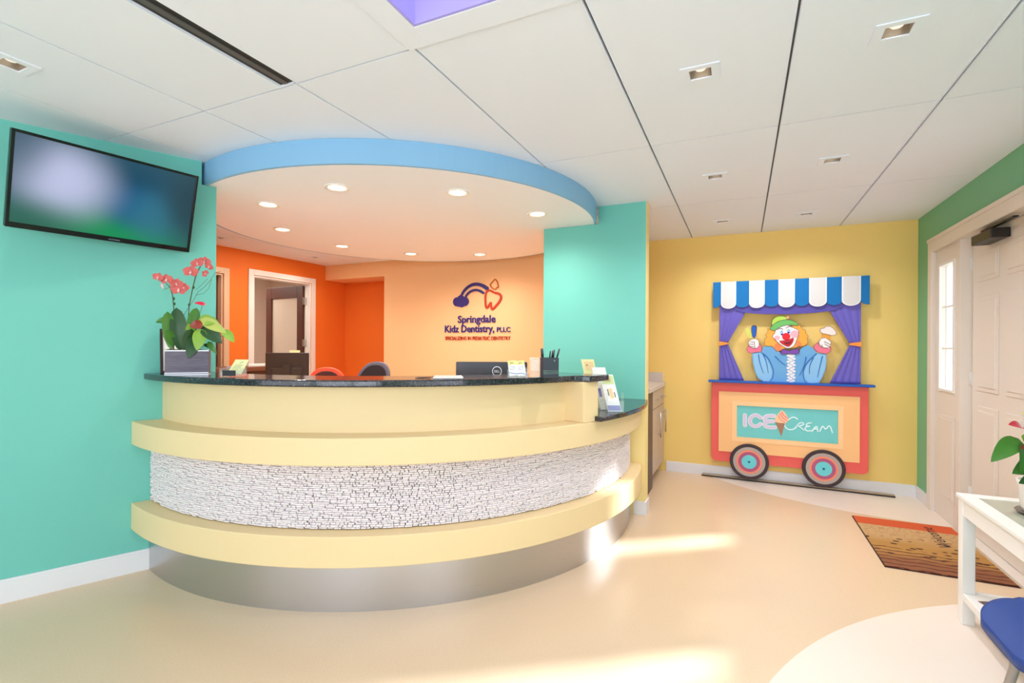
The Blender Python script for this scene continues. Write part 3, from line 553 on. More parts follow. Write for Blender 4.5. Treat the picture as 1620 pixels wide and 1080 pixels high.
# granite tops
RG = 1.89; ZT = 1.14; ZB = 1.1045
g = slab(MB(), 1.55, RG, ZB, ZT, ang_left(1.55), ang_left(RG), RD(-14.6), RD(-22.5), 96)
def granite_high():
    # outer outline steps out over the post
    O = []; aS = ang_left(RG)
    for k in range(97): a = aS+(RD(-23.9)-aS)*k/96; O.append((RG,a))
    O += [(1.925,RD(-22.9)),(1.965,RD(-22.2))]
    for k in range(1,8): O.append((1.968, RD(-22.2)+(RD(-16.9)-RD(-22.2))*k/8))
    O += [(1.962,RD(-16.5)),(1.945,RD(-16.3))]
    I = []; aI = ang_left(1.55); m = len(O)
    for k in range(m): I.append((1.55, aI+(RD(-16.3)-aI)*k/(m-1)))
    f = lambda q: (CX+q[0]*math.cos(q[1]), CY+q[0]*math.sin(q[1]))
    I = [f(q) for q in I]; O = [f(q) for q in O]
    mb = MB(); N = m
    vs = [(x,y,ZB) for x,y in I]+[(x,y,ZB) for x,y in O]+[(x,y,ZT) for x,y in I]+[(x,y,ZT) for x,y in O]
    fs = []
    for k in range(m-1):
        fs += [(k,k+1,N+k+1,N+k),(2*N+k,3*N+k,3*N+k+1,2*N+k+1),(N+k,N+k+1,3*N+k+1,3*N+k),(k,2*N+k,2*N+k+1,k+1)]
    fs += [(0,N,3*N,2*N),(m-1,2*N+m-1,3*N+m-1,N+m-1)]
    return mb.add(vs, fs)
tag(obj('granite_countertop', granite_high(), M_GRAN, bevel=0.009, bseg=3), 'long black granite top curving along the high part of the counter', 'countertop')
g = slab(MB(), 1.50, 1.99, 0.8690, 0.9000, RD(-19.0), RD(-20.3), ang_pier(1.50), ang_pier(1.99), 40)
tag(obj('granite_countertop', g, M_GRAN, bevel=0.008, bseg=3), 'short lower black granite top right of the cream post, by the green pier', 'countertop')
# staff desk ring inside, unseen; worktop whitened to bounce light upward
dk = thing('staff_desk', 'curved pale worktop behind the high counter carrying the two monitors', 'desk', (CX,CY,0))
o = obj('worktop', slab(MB(), 0.98, 1.50, 0.72, 0.75, RD(-178), RD(-178), RD(-24), RD(-24), 72), mat('desk_bounce_white',(244,242,240),rough=0.5), dk); o.matrix_parent_inverse = CI
for a in (-176, -120, -70, -27):
    M = Matrix.Rotation(RD(a), 4, 'Z'); o = obj('leg', MB().box(1.02,1.46,-0.015,0.015,0,0.719, M=M), M_BROWN, dk)

# ------------------------------------------------------------------ television
TW, TH = 0.79, 0.452
tv = thing('television', 'black flat screen television tilted down high on the teal wall', 'television', (-3.038,1.497,2.082))
M = Matrix.Rotation(RD(-9.25), 4, 'Z') @ Matrix.Rotation(RD(90), 4, 'Z')      # local x along wall, local -y out
tilt = Matrix.Rotation(RD(15.4), 4, 'X')
TM = M @ tilt
def tvm(): return TM
b = 0.014
mb = MB().box(-TW/2,TW/2,-0.012,0.02,-TH/2,TH/2, M=TM)
mb2 = MB()
obj('housing', MB().box(-TW/2,TW/2,-0.006,0.022,-TH/2,TH/2, M=TM).box(-TW*0.36,TW*0.36,0.022,0.045,-TH*0.34,TH*0.30, M=TM), M_BLACK, tv, bevel=0.003)
obj('bezel', MB().box(-TW/2,-TW/2+b,-0.014,-0.006,-TH/2,TH/2, M=TM).box(TW/2-b,TW/2,-0.014,-0.006,-TH/2,TH/2, M=TM).box(-TW/2+b,TW/2-b,-0.014,-0.006,TH/2-b,TH/2, M=TM).box(-TW/2+b,TW/2-b,-0.014,-0.006,-TH/2,-TH/2+0.026, M=TM), mat('bezel_black',(12,10,12),rough=0.2), tv, bevel=0.002)
def screen_mat():
    m = bpy.data.materials.new('lit_screen'); m.use_nodes = True; nt = m.node_tree; bs = nt.nodes['Principled BSDF']
    bs.inputs['Base Color'].default_value = (0.01,0.015,0.02,1); bs.inputs['Roughness'].default_value = 0.3; bs.inputs['Specular IOR Level'].default_value = 0.15
    tc = nt.nodes.new('ShaderNodeTexCoord')
    def blob(x, y, rx, ry, k):
        mp = nt.nodes.new('ShaderNodeMapping'); mp.vector_type = 'POINT'
        mp.inputs['Location'].default_value = (-x/rx, -y/ry, 0); mp.inputs['Scale'].default_value = (1/rx, 1/ry, 0)
        g = nt.nodes.new('ShaderNodeTexGradient'); g.gradient_type = 'SPHERICAL'
        nt.links.new(tc.outputs['UV'], mp.inputs[0]); nt.links.new(mp.outputs[0], g.inputs[0])
        s = nt.nodes.new('ShaderNodeMath'); s.operation = 'SMOOTH_MIN' if False else 'POWER'; s.inputs[1].default_value = k
        mr = nt.nodes.new('ShaderNodeMapRange'); mr.interpolation_type = 'SMOOTHERSTEP'; mr.inputs[4].default_value = min(1.0, k); nt.links.new(g.outputs['Fac'], mr.inputs[0]); return mr.outputs[0]
    cur = None
    base = nt.nodes.new('ShaderNodeRGB'); base.outputs[0].default_value = RGB(52, 92, 108); cur = base.outputs[0]
    for x, y, rx, ry, k, c in ((0.52,0.02,0.80,0.78,1.0,(6,150,88)),(0.62,0.70,0.42,0.6,0.9,(10,74,104)),(0.60,0.45,0.30,0.4,0.8,(16,96,150)),(0.76,0.38,0.3,0.5,0.8,(50,124,150)),(0.98,0.6,0.3,0.8,0.9,(34,66,78)),(0.25,0.60,0.42,0.66,1.0,(206,212,246)),(0.0,0.9,0.3,0.7,0.7,(80,104,124)),(0.05,0.0,0.5,0.5,0.9,(44,104,84))):
        mx = nt.nodes.new('ShaderNodeMix'); mx.data_type = 'RGBA'
        nt.links.new(blob(x,y,rx,ry,k), mx.inputs[0]); nt.links.new(cur, mx.inputs[6]); mx.inputs[7].default_value = RGB(*c); cur = mx.outputs[2]
    nt.links.new(cur, bs.inputs['Emission Color']); bs.inputs['Emission Strength'].default_value = 1.0
    return m
sc = obj('screen', MB().box(-TW/2+b,TW/2-b,-0.0085,-0.0062,-TH/2+0.026,TH/2-b, M=TM), screen_mat(), tv)
uv = sc.data.uv_layers.new(name='UVMap'); inv = TM.inverted()
for poly in sc.data.polygons:
    for li in poly.loop_indices:
        q = inv @ sc.data.vertices[sc.data.loops[li].vertex_index].co
        uv.data[li].uv = ((q.x+TW/2)/TW, (q.z+TH/2)/TH)
obj('maker_mark', MB().box(0.0,0.05,-0.0155,-0.0141,-TH/2+0.009,-TH/2+0.014, M=TM), M_CHROME, tv)
# wall arm from the tv back to the wall
loc = Vector((-3.038,1.497,2.082)); back = TM @ Vector((0,0.046,0))
pw = loc+back; tt = (pw.x-WX)*DX+(pw.y-WY)*DY; w0 = Vector(on_wall(tt,0.0015)+(2.08,))-loc
e0 = Vector((NX,NY,0))
ra = math.atan2(NY, NX)
obj('wall_arm', MB().tube([w0+e0*0.012, (w0+back)*0.5+Vector((0.01,-0.02,0)), back], 0.016).box(0,0.012,-0.07,0.07,-0.12,0.12, M=Matrix.Translation(w0) @ Matrix.Rotation(ra,4,'Z')), M_DGREY, tv)

# ------------------------------------------------------------------ logo sign on the peach wall
YL = 5.3495
lg = thing('wall_sign', 'dimensional practice logo and lettering mounted on the peach wall', 'sign', (-2.95, YL, 1.7))
LI = Matrix.Translation((2.95,-YL,-1.7))
def lp(o): o.parent = lg; o.matrix_parent_inverse = LI; return o
YF = YL-0.014
mb = MB()
for i_, (cx_, cz_, r_) in enumerate(((-3.178,1.875,0.058),(-3.235,1.853,0.055),(-3.120,1.853,0.055),(-3.165,1.826,0.043),(-3.205,1.828,0.036))): mb.plate(circ(cx_,cz_,r_,28), YF-0.0006*i_, YL)
lp(obj('cloud', mb, M_NAVY))
lp(obj('rainbow', MB().stroke(LOGO['bow1'], [0.028,0.046], YF, YL).stroke(LOGO['bow2'], [0.024,0.03], YF, YL), M_NAVY))
lp(obj('large_tooth', MB().stroke(LOGO['tooth'], [0.028,0.022], YF, YL), M_LRED))
lp(obj('small_tooth', MB().stroke(LOGO['small'], [0.014,0.012], YF, YL), M_LBRN))
def wt(name, s, x0, x1, zb, ht, m, bold=0.0, M=None):
    o = text_mesh(name, s, x0, x1, zb, ht, 0.012, m, None, bold, Matrix.Translation((0,YL-0.0062,0)) @ WALLTXT); return lp(o)
wt('practice_name', 'Springdale', -3.22, -2.694, 1.592, 0.090, M_NAVY, 0.017)
wt('practice_name', 'Kidz Dentistry,', -3.410, -2.712, 1.474, 0.090, M_NAVY, 0.017)
wt('practice_name', 'PLLC', -2.676, -2.497, 1.474, 0.060, M_NAVY, 0.012)
wt('tagline', 'SPECIALIZING IN PEDIATRIC DENTISTRY', -3.404, -2.497, 1.377, 0.046, M_LRED, 0.0)

# ------------------------------------------------------------------ ice cream cart wall cut-out
YC = 5.385
cart = thing('ice_cream_cart', 'painted clown ice cream cart cut-out with striped awning on the yellow wall', 'wall decoration', (0.38,5.42,0.02))
KI = Matrix.Translation((-0.38,-5.42,-0.02))
def kp(o, parent=None):
    if parent is None: o.parent = cart; o.matrix_parent_inverse = KI
    else: o.parent = parent
    return o
c_ = lambda n, rgb, **k: mat('cart_'+n, rgb, rough=k.pop('rough',0.45), spec=0.3, **k)
K_BLUE = c_('blue',(0,110,176)); K_DBLUE = c_('deep_blue',(30,92,186)); K_WHITE = c_('white',(212,210,208)); K_EDGE = c_('edge_white',(236,236,238))
K_PUR = c_('purple',(104,94,186)); K_PUR2 = c_('purple_dark',(84,74,160)); K_OR = c_('tie_orange',(246,150,60)); K_RED = c_('coral',(236,100,92)); K_PEACH = c_('peach',(250,196,136))
K_PE2 = c_('peach_light',(252,208,154)); K_TEAL = c_('sign_teal',(116,206,206)); K_LAV = c_('lavender',(216,204,232)); K_CY = c_('letter_cyan',(226,250,252))
K_TYRE = c_('tyre',(64,50,54)); K_GREY = c_('hub_grey',(178,164,156)); K_SAL = c_('salmon',(246,140,108)); K_MAU = c_('mauve',(176,92,128)); K_AQ = c_('aqua',(108,208,214)); K_HUB = c_('hub_blue',(52,96,150))
# awning
B = [-0.267,-0.189,-0.06,0.064,0.191,0.316,0.444,0.568,0.700,0.825,0.961,1.032]
aw = MB(); ZA, ZBt = 1.955, 1.693
def scallop(x0, x1, y0, y1, mi, half=0, zb=ZBt):
    w = x1-x0; r = w/2 if not half else w; zc = zb+min(r*0.72, 0.07)
    pts = [(x0,ZA),(x1,ZA)]
    if half == 0:
        for k in range(13): a = -PI*k/12; pts.append((x0+w/2+w/2*math.cos(a), zc+(zc-zb)*math.sin(a)))
    elif half == 1:   # left end, rounding on its right
        for k in range(7): a = -PI/2*k/6; pts.append((x1-w+w*math.cos(a), zc+(zc-zb)*math.sin(a)))
    else:
        pts += [(x1,zb)]
        for k in range(7): a = -PI/2-PI/2*k/6; pts.append((x1+w*math.cos(a), zc+(zc-zb)*math.sin(a)))
    aw.plate(pts, y0, y1, mi)
for i in range(11):
    if i % 2 == 0: scallop(B[i], B[i+1], YC-0.02, YC+0.0, 0, 1 if i == 0 else (2 if i == 10 else 0), 1.697)
    else:
        scallop(B[i]-0.004, B[i+1]+0.004, YC-0.026, YC-0.002, 2, 0, 1.688)
        scallop(B[i]+0.006, B[i+1]-0.006, YC-0.028, YC-0.026, 1, 0, 1.698)
kp(obj('awning', aw, [K_BLUE, K_WHITE, K_EDGE]))
# curtains with folds, cut to the hexagonal opening
def drape(mb, zs, xl, xr, folds, y=YC+0.0, amp=0.005, n=48, mi=0, ph=0.0):
    vs = []; fs = []; m = len(zs)
    for j, z in enumerate(zs):
        for k in range(n+1):
            u = k/n; x = xl(z)+(xr(z)-xl(z))*u
            vs.append((x, y+0.006-amp*(0.5+0.5*math.sin(2*PI*folds*u+ph)), z))
    o = len(vs)
    for j in range(m-1):
        for k in range(n): fs.append((j*(n+1)+k, j*(n+1)+k+1, (j+1)*(n+1)+k+1, (j+1)*(n+1)+k))
    vs += [(v[0], y+0.014, v[2]) for v in vs[:o]]
    for j in range(m-1):
        for k in range(n): fs.append((o+j*(n+1)+k, o+(j+1)*(n+1)+k, o+(j+1)*(n+1)+k+1, o+j*(n+1)+k+1))
        fs.append((j*(n+1)+n, o+j*(n+1)+n, o+(j+1)*(n+1)+n, (j+1)*(n+1)+n)); fs.append((j*(n+1), (j+1)*(n+1), o+(j+1)*(n+1), o+j*(n+1)))
    for k in range(n):
        t_ = (m-1)*(n+1); fs.append((k, o+k, o+k+1, k+1)); fs.append((t_+k, t_+k+1, o+t_+k+1, o+t_+k))
    mb.add(vs, fs, mi, True)
lerp = lambda a, b, t: a+(b-a)*t
def zr(a, b, n=14): return [a+(b-a)*i/n for i in range(n+1)]
XL, XR = -0.207, 0.972
for nm, side_ in (('left',0),('right',1)):
    mb = MB()
    if side_ == 0:
        drape(mb, zr(1.345,1.74), lambda z: XL, lambda z: -0.131+(z-1.345)/(1.665-1.345)*0.168, 4)
        drape(mb, zr(0.981,1.345), lambda z: XL, lambda z: -0.131+(1.345-z)/(0.364)*0.150, 4)
    else:
        drape(mb, zr(1.340,1.74), lambda z: 0.890-(z-1.340)/(1.660-1.340)*0.165, lambda z: XR, 4)
        drape(mb, zr(0.981,1.340), lambda z: 0.890-(1.340-z)/(0.359)*0.155, lambda z: XR, 4)
    cu = kp(obj('curtain', mb, K_PUR))
    tb = MB()
    if side_ == 0: tb.plate([(-0.209,1.365),(-0.13,1.352),(-0.126,1.345),(-0.13,1.337),(-0.209,1.318)], YC-0.008, YC+0.012)
    else: tb.plate([(0.975,1.362),(0.890,1.350),(0.884,1.341),(0.890,1.332),(0.975,1.318)], YC-0.008, YC+0.012)
    obj('tie_back', tb, K_OR, cu)
mb = MB()
pts = [(-0.19,1.75),(0.955,1.75),(0.80,1.665)]+[(0.38+0.42*math.cos(-PI*k/16)*1.0, 1.672-0.048*math.sin(PI*k/16)) for k in range(17)]+[(-0.04,1.665)]
mb.plate(pts, YC-0.006, YC+0.002)
kp(obj('valance', mb, K_PUR2))
kp(obj('counter_shelf', MB().box(-0.305,1.072,YC-0.055,YC+0.035,0.957,0.978), K_DBLUE, bevel=0.004))
# cart body
def rrect(x0, x1, z0, z1, r, top=False):
    pts = [(x0,z1),(x0,z0+r)]
    pts += [(x0+r-r*math.cos(a), z0+r-r*math.sin(a)) for a in [PI/2*k/6 for k in range(1,7)]]
    pts += [(x1-r+r*math.sin(a), z0+r-r*math.cos(a)) for a in [PI/2*k/6 for k in range(0,7)]]
    pts += [(x1,z1)]
    return pts
bd = kp(obj('cart_body', MB().plate(rrect(-0.277,1.033,0.17,0.956,0.045), YC+0.0, YC+0.022), K_RED, bevel=0.003))
SX0, SX1, SZ0, SZ1 = -0.043, 0.800, 0.426, 0.735
def frame(mb, x0,x1,z0,z1, a0,a1,b0,b1, y0, y1, mi=0):
    mb.box(x0,a0,y0,y1,z0,z1,mi).box(a1,x1,y0,y1,z0,z1,mi).box(a0,a1,y0,y1,z0,b0,mi).box(a0,a1,y0,y1,b1,z1,mi)
mb = MB(); frame(mb, -0.208,0.965,0.272,0.866, SX0,SX1,SZ0,SZ1, YC-0.012, YC-0.0005)
obj('front_panel', mb, K_PEACH, bd)
mb = MB(); frame(mb, -0.085,0.842,0.384,0.777, SX0,SX1,SZ0,SZ1, YC-0.015, YC-0.0121)
obj('panel_moulding', mb, K_PE2, bd)
sg = kp(obj('sign_board', MB().box(SX0+0.0005,SX1-0.0005,YC-0.004,YC-0.0006,SZ0+0.0005,SZ1-0.0005), K_TEAL))
YS = YC-0.004
for k_ in ('I','C','E'):
    lt = MB()
    for j_, pp in enumerate([ICE[k_]] if k_ != 'E' else [ICE[k_][:6], ICE[k_][5:]]): lt.stroke(pp, 0.036, YS-0.003-0.0002*j_, YS-0.0001, 0).stroke(pp, 0.024, YS-0.0038-0.0002*j_, YS-0.003, 1)
    obj('letter', lt, [K_EDGE, K_LAV], sg)
for k_ in 'cream':
    if k_ == 'c' or k_ in ICE: 
        cut = {'r':4,'e':3,'a':2}.get(k_); lt = MB()
        for j_, pp in enumerate([ICE[k_]] if cut is None else [ICE[k_][:cut+1], ICE[k_][cut:]]): lt.stroke(pp, 0.010, YS-0.004-0.0003*j_, YS-0.0001)
        obj('letter', lt, K_CY, sg)
obj('painted_cone', MB().plate(ICE['cone'], YS-0.005, YS-0.0001, 0).plate(ICE['scoop'], YS-0.0065, YS-0.0001, 1)
    .stroke(ICE['s1'],0.010,YS-0.007,YS-0.0065,2).stroke(ICE['s2'],0.010,YS-0.007,YS-0.0065,2).stroke(ICE['s3'],0.008,YS-0.007,YS-0.0065,2), [c_('cone',(168,124,98)), c_('scoop',(252,206,160)), c_('swirl',(240,130,140))], sg)
# wheels
for wx in (0.067, 0.686):
    wz, r = 0.1935, 0.1725
    w = kp(obj('wheel', MB().plate(circ(wx,wz,r,56), YC-0.03, YC-0.002), K_TYRE, bevel=0.004))
    for nm, rr, m_, i in (('rim',0.142,K_GREY,1),('rim_ring',0.112,K_SAL,2),('rim_ring',0.096,K_MAU,3),('hub',0.066,K_AQ,4),('hub_cap',0.011,K_HUB,5)):
        obj(nm, MB().plate(circ(wx,wz,rr,48), YC-0.03-0.0012*i, YC-0.0299-0.0012*(i-1)), m_, w)
for a_0, a_1, b_0, b_1, y_ in ((0.2,0.5,0.6,0.7,0.0225),(0.2,0.5,1.75,1.9,0.003),(-0.2,-0.17,1.0,1.7,0.0145),(0.93,0.96,1.0,1.7,0.0145)): kp(obj('mounting_block', MB().box(a_0,a_1,YC+y_,5.4595,b_0,b_1), M_GREY))
# clown
Yc = YC-0.004
cl = kp(obj('clown', MB().plate(CLOWN['shirt'], Yc, Yc+0.012), c_('shirt',(106,168,218))))
def layer(name, pts, m, k, y1=None): return obj(name, MB().plate(pts, Yc-0.0012*k, y1 if y1 is not None else Yc+0.006), m, cl)
K_SL = c_('sleeve',(140,194,232)); K_INK = c_('ink',(58,48,52)); K_INKB = c_('ink_blue',(34,98,178)); K_SKIN = c_('clown_white',(250,238,238)); K_PINK = c_('pink',(236,116,142)); K_CHK = c_('cheek',(244,176,190))
layer('sleeve', CLOWN['sleeve_l'], K_SL, 1); layer('sleeve', CLOWN['sleeve_r'], K_SL, 1)
RU = MB()
for i, (x, z) in enumerate(RUFF): RU.plate(circ(x, z, 0.036, 20, sy=0.42), Yc-0.0012*2-0.0004*(i%2), Yc)
obj('shirt_ruffle', RU, K_EDGE, cl)
mb = MB(); zz_ = []
for i, r_0 in enumerate(RUFF): zz_.append((r_0[0]+(0.03 if i % 2 else -0.03), r_0[1]-0.012))
mb.stroke(zz_, 0.003, Yc-0.0036, Yc); obj('shirt_lace', mb, K_INKB, cl)
for k_ in 'abcdnopq': obj('shirt_fold', MB().stroke(STROKE[k_], [0.010,0.004], Yc-0.0026, Yc), K_INKB, cl)
layer('cuff', CLOWN['cuff_l'], K_PINK, 3); layer('cuff', CLOWN['cuff_r'], K_PINK, 3)
layer('hair', CLOWN['hair'], c_('hair',(246,168,64)), 2)
layer('hair_tips', CLOWN['hair_lo'], c_('hair_red',(246,132,80)), 2.4); layer('hair_tips', CLOWN['hair_lo2'], c_('hair_red',(246,132,80)), 2.4)
layer('ice_pop', CLOWN['pop_blue'], K_DBLUE, 3); layer('ice_pop', CLOWN['pop_green'], c_('pop_green',(206,214,100)), 2.5)
layer('cone', CLOWN['cone'], c_('cone2',(232,160,60)), 3); layer('ice_cream_scoop', CLOWN['cream'], c_('vanilla',(244,226,222)), 3.6)
layer('hand', CLOWN['hand_l'], K_SKIN, 5); layer('hand', CLOWN['hand_r'], K_SKIN, 5)
layer('face', CLOWN['face'], K_SKIN, 4)
layer('hat_crown', CLOWN['hat_crown'], c_('lime',(176,210,80)), 5); layer('hat_brim', CLOWN['hat_brim'], c_('hat_green',(104,182,96)), 6)
def cc(k): return CIRC[k][0], CIRC[k][1]
for nm, k_, m_, l in (('cheek','cheek_l',K_CHK,4.6),('cheek','cheek_r',K_CHK,4.6),('nose','nose',c_('nose',(226,26,40)),9),('hat_flower','flower',c_('flower',(240,160,120)),7)):
    (x, z), r = cc(k_); layer(nm, circ(x, z, r, 24), m_, l)
K_SH = c_('eye_shadow',(120,176,210))
layer('eye', CLOWN['eye_l'], K_SH, 5); layer('eye', CLOWN['eye_r'], K_SH, 5)
for k_ in ('iris_l','iris_r'):
    (x, z), r = cc(k_)
    layer('eye_white', circ(x, z, r*1.5, 20), K_EDGE, 5.6); layer('iris', circ(x, z, r, 18), K_DBLUE, 6.2); layer('pupil', circ(x, z, r*0.45, 12), K_INK, 6.8)
layer('mouth', CLOWN['mouth'], c_('lips',(214,28,44)), 5); layer('mouth_inside', CLOWN['mouth_in'], c_('mouth_dark',(120,20,30)), 6)
layer('bow_tie', CLOWN['bow'], c_('bow',(118,72,168)), 5)
ink = MB()
for k_ in 'efghijklm': ink.stroke(STROKE[k_], 0.0035, Yc-0.0092, Yc)
for k_ in ('hat_brim','hat_crown','face','hand_l','hand_r','cream','pop_blue','mouth','hair','cuff_l','cuff_r','bow'):
    ink.stroke(CLOWN[k_], 0.0026, Yc-(0.0030 if k_ == 'hair' else 0.0078 if k_ not in ('cuff_l','cuff_r') else 0.004), Yc, closed=True)
obj('outline', ink, K_INK, cl)
tag(obj('wall_rail', MB().box(-0.795,0.795,-0.026,0.026,0.0,0.012,0).box(-0.793,0.793,-0.022,0.024,0.012,0.0195,1), [mat('rail_black',(50,42,38),rough=0.5), mat('rail_tan',(170,150,124),rough=0.6)], bevel=0.002),
    'thin dark rail lying on the floor under the cart wheels', 'rail')
r_ = bpy.data.objects['wall_rail']; r_.name = 'floor_rail'; r_.location = (0.428,5.395,0.0005); r_.rotation_euler = (0,0,-0.03)

# ------------------------------------------------------------------ side cabinet behind the pier
cb = thing('base_cabinet', 'taupe base cabinet with bar handles in the gap behind the green pier', 'cabinet', (-1.0,5.0,0))
BI = Matrix.Translation((1.0,-5.0,0))
def bp_(o, par=None):
    if par is None: o.parent = cb; o.matrix_parent_inverse = BI
    else: o.parent = par
    return o
FX = -0.748
bp_(obj('carcass', MB().box(-1.34,FX-0.02,4.56,5.45,0.10,0.895).box(-1.34,FX-0.09,4.56,5.45,0.0,0.10), mat('carcass_brown',(110,88,72),rough=0.5)))
bp_(obj('filler_panel', MB().box(FX-0.0195,FX,4.50,4.725,0.0,0.895), mat('filler_dark',(96,78,66),rough=0.5)))
for y0, y1 in ((4.73, 5.085), (5.09, 5.445)):
    dr = bp_(obj('drawer', MB().box(FX-0.019,FX,y0,y1,0.72,0.885), M_TAUPE, bevel=0.002))
    obj('bar_handle', MB().tube([(FX+0.028,y0+0.08,0.80),(FX+0.028,y1-0.08,0.80)],0.006).tube([(FX,y0+0.11,0.80),(FX+0.028,y0+0.11,0.80)],0.004).tube([(FX,y1-0.11,0.80),(FX+0.028,y1-0.11,0.80)],0.004), M_STEEL, dr)
    dd = bp_(obj('door', MB().box(FX-0.019,FX,y0,y1,0.11,0.715), M_TAUPE, bevel=0.002))
    yh = y1-0.05
    obj('bar_handle', MB().tube([(FX+0.028,yh,0.42),(FX+0.028,yh,0.66)],0.006).tube([(FX,yh,0.45),(FX+0.028,yh,0.45)],0.004).tube([(FX,yh,0.63),(FX+0.028,yh,0.63)],0.004), M_STEEL, dd)
tag(obj('laminate_worktop', MB().box(-1.35,FX+0.015,4.48,5.455,0.8955,0.935).box(-1.35,FX-0.01,5.435,5.455,0.935,1.035), mat('grey_laminate',(206,196,190),rough=0.4), bevel=0.003), 'pale grey laminate worktop with upstand on the taupe cabinet', 'countertop')

# ------------------------------------------------------------------ dark back counter in the reception
bk = thing('back_counter', 'low dark brown cabinet counter in front of the orange wall', 'cabinet', (-4.75,3.2,0))
BK = Matrix.Translation((4.75,-3.2,0))
for nm, mb, m_ in (('body', MB().box(-4.95,-4.62,2.45,3.93,0,1.03), M_BROWN), ('top', MB().box(-4.98,-4.59,2.42,3.96,1.031,1.075), mat('brown_top',(112,66,48),rough=0.35)), ('front_rail', MB().box(-4.62,-4.60,2.46,3.92,0.93,0.95), mat('brown_rail',(140,92,70)))):
    o = obj(nm, mb, m_, bevel=0.003); o.parent = bk; o.matrix_parent_inverse = BK

# ------------------------------------------------------------------ plants
G_DK = mat('leaf_dark', (38, 78, 34), rough=0.35, vary=0.2, vscale=14)
G_MD = mat('leaf_mid', (70, 124, 44), rough=0.35, vary=0.2, vscale=14)
G_LT = mat('leaf_light', (132, 172, 62), rough=0.35, vary=0.15, vscale=14)
G_YL = mat('leaf_yellow_green', (178, 190, 92), rough=0.4, vary=0.15, vscale=14)
G_STEM = mat('stem_green', (74, 92, 48), rough=0.5)
G_TWIG = mat('twig_brown', (96, 92, 72), rough=0.6)
F_COR = mat('orchid_coral', (206, 92, 86), rough=0.5, vary=0.15, vscale=40)
F_LIP = mat('orchid_lip', (236, 190, 190), rough=0.5)
F_RED = mat('anthurium_red', (214, 30, 66), rough=0.25)
F_BRN = mat('anthurium_brown_red', (140, 50, 34), rough=0.3)
F_CRM = mat('spadix_cream', (220, 200, 140), rough=0.5)
def leaf(base, tip, width, bulge=0.02, side=None, cup=0.15, n=12, w=6, shape=0.5, th=0.0012, ex=0.75):
    """curved blade from base to tip; bulge lifts the middle, cup folds it along the midrib"""
    b = Vector(base); t = Vector(tip); ax = t-b; L = ax.length; ax.normalize()
    sd = Vector(side) if side else ax.cross(Vector((0,1,0)))
    if sd.length < 1e-3: sd = Vector((1,0,0))
    sd = (sd-ax*sd.dot(ax)).normalized(); nr = sd.cross(ax).normalized()
    if nr.z < 0 and abs(nr.z) > 0.1: nr = -nr
    vs = []; fs = []
    for i in range(n+1):
        u = i/n
        ww = width/2*math.pow(max(math.sin(PI*math.pow(u, shape*1.0+0.2)),0), ex) if 0 < u < 1 else 0.0008
        for k in range(w+1):
            s = (k/w-0.5)*2
            vs.append(b+ax*(L*u)+sd*(ww*s)+nr*(bulge*math.sin(PI*u)+cup*ww*abs(s)))
    for i in range(n):
        for k in range(w): fs.append((i*(w+1)+k, i*(w+1)+k+1, (i+1)*(w+1)+k+1, (i+1)*(w+1)+k))
    o = len(vs); vs += [v-nr*th for v in vs]
    fs += [tuple(o+q for q in reversed(f)) for f in fs]
    return vs, fs
def leaf_obj(name, m, parent, *a, **k):
    mb = MB(); v, f = leaf(*a, **k); mb.add(v, f, 0, True); return obj(name, mb, m, parent)
def orchid_flower(parent, c, s=0.03, rot=0.0, face=(0.1,-1,0.1)):
    f = Vector(face).normalized(); r = f.cross(Vector((0,0,1))).normalized(); u = r.cross(f).normalized()
    mb = MB(); c = Vector(c)
    def petal(a, L, w_):
        d = r*math.cos(a)+u*math.sin(a); side = f.cross(d)
        v, fc = leaf(c+d*0.002, c+d*L+f*0.004, w_, bulge=0.003, side=side, cup=0.1, n=7, w=4, shape=0.75)
        mb.add(v, fc, 0, True)
    for a, L, w_ in ((90,s,s*0.75),(215,s*0.95,s*0.72),(325,s*0.95,s*0.72),(12,s*1.1,s*1.15),(168,s*1.1,s*1.15)): petal(RD(a+rot), L, w_)
    o = obj('flower', mb, F_COR, parent)
    lip = MB(); v, fc = leaf(c+f*0.004, c+f*0.013-u*s*0.35, s*0.35, bulge=0.002, side=r, n=5, w=3); lip.add(v, fc, 0, True)
    lip.lathe([(0,0.0),(s*0.10,s*0.06),(s*0.10,s*0.16),(0,s*0.2)], seg=10, M=Matrix.Translation(c+f*0.005))
    obj('lip', lip, F_LIP, o); return o
pl = thing('potted_orchid', 'coral orchids and anthurium in a grey ribbed rectangular planter on the granite', 'potted plant', (-2.837,1.77,ZT+0.0003), RD(50))
def q(px_, py_, y=0.0): return ((px_-296)*0.00301, y, (592-py_)*0.00356)
M_PLANT = mat('planter_grey', (128,120,130), rough=0.4, metal=0.3)
def ribs():
    nt = M_PLANT.node_tree; b = nt.nodes['Principled BSDF']; tc = nt.nodes.new('ShaderNodeTexCoord'); mp = nt.nodes.new('ShaderNodeMapping'); mp.inputs['Scale'].default_value = (14,14,300)
    n = nt.nodes.new('ShaderNodeTexNoise'); n.inputs['Scale'].default_value = 1.0; bp = nt.nodes.new('ShaderNodeBump'); bp.inputs['Strength'].default_value = 0.7; bp.inputs['Distance'].default_value = 0.003
    cr = nt.nodes.new('ShaderNodeMix'); cr.data_type = 'RGBA'; cr.inputs[6].default_value = RGB(66,60,72); cr.inputs[7].default_value = RGB(126,118,132)
    nt.links.new(tc.outputs['Object'], mp.inputs[0]); nt.links.new(mp.outputs[0], n.inputs['Vector']); nt.links.new(n.outputs['Fac'], bp.inputs['Height']); nt.links.new(bp.outputs[0], b.inputs['Normal'])
    nt.links.new(n.outputs['Fac'], cr.inputs[0]); nt.links.new(cr.outputs[2], b.inputs['Base Color'])
ribs()
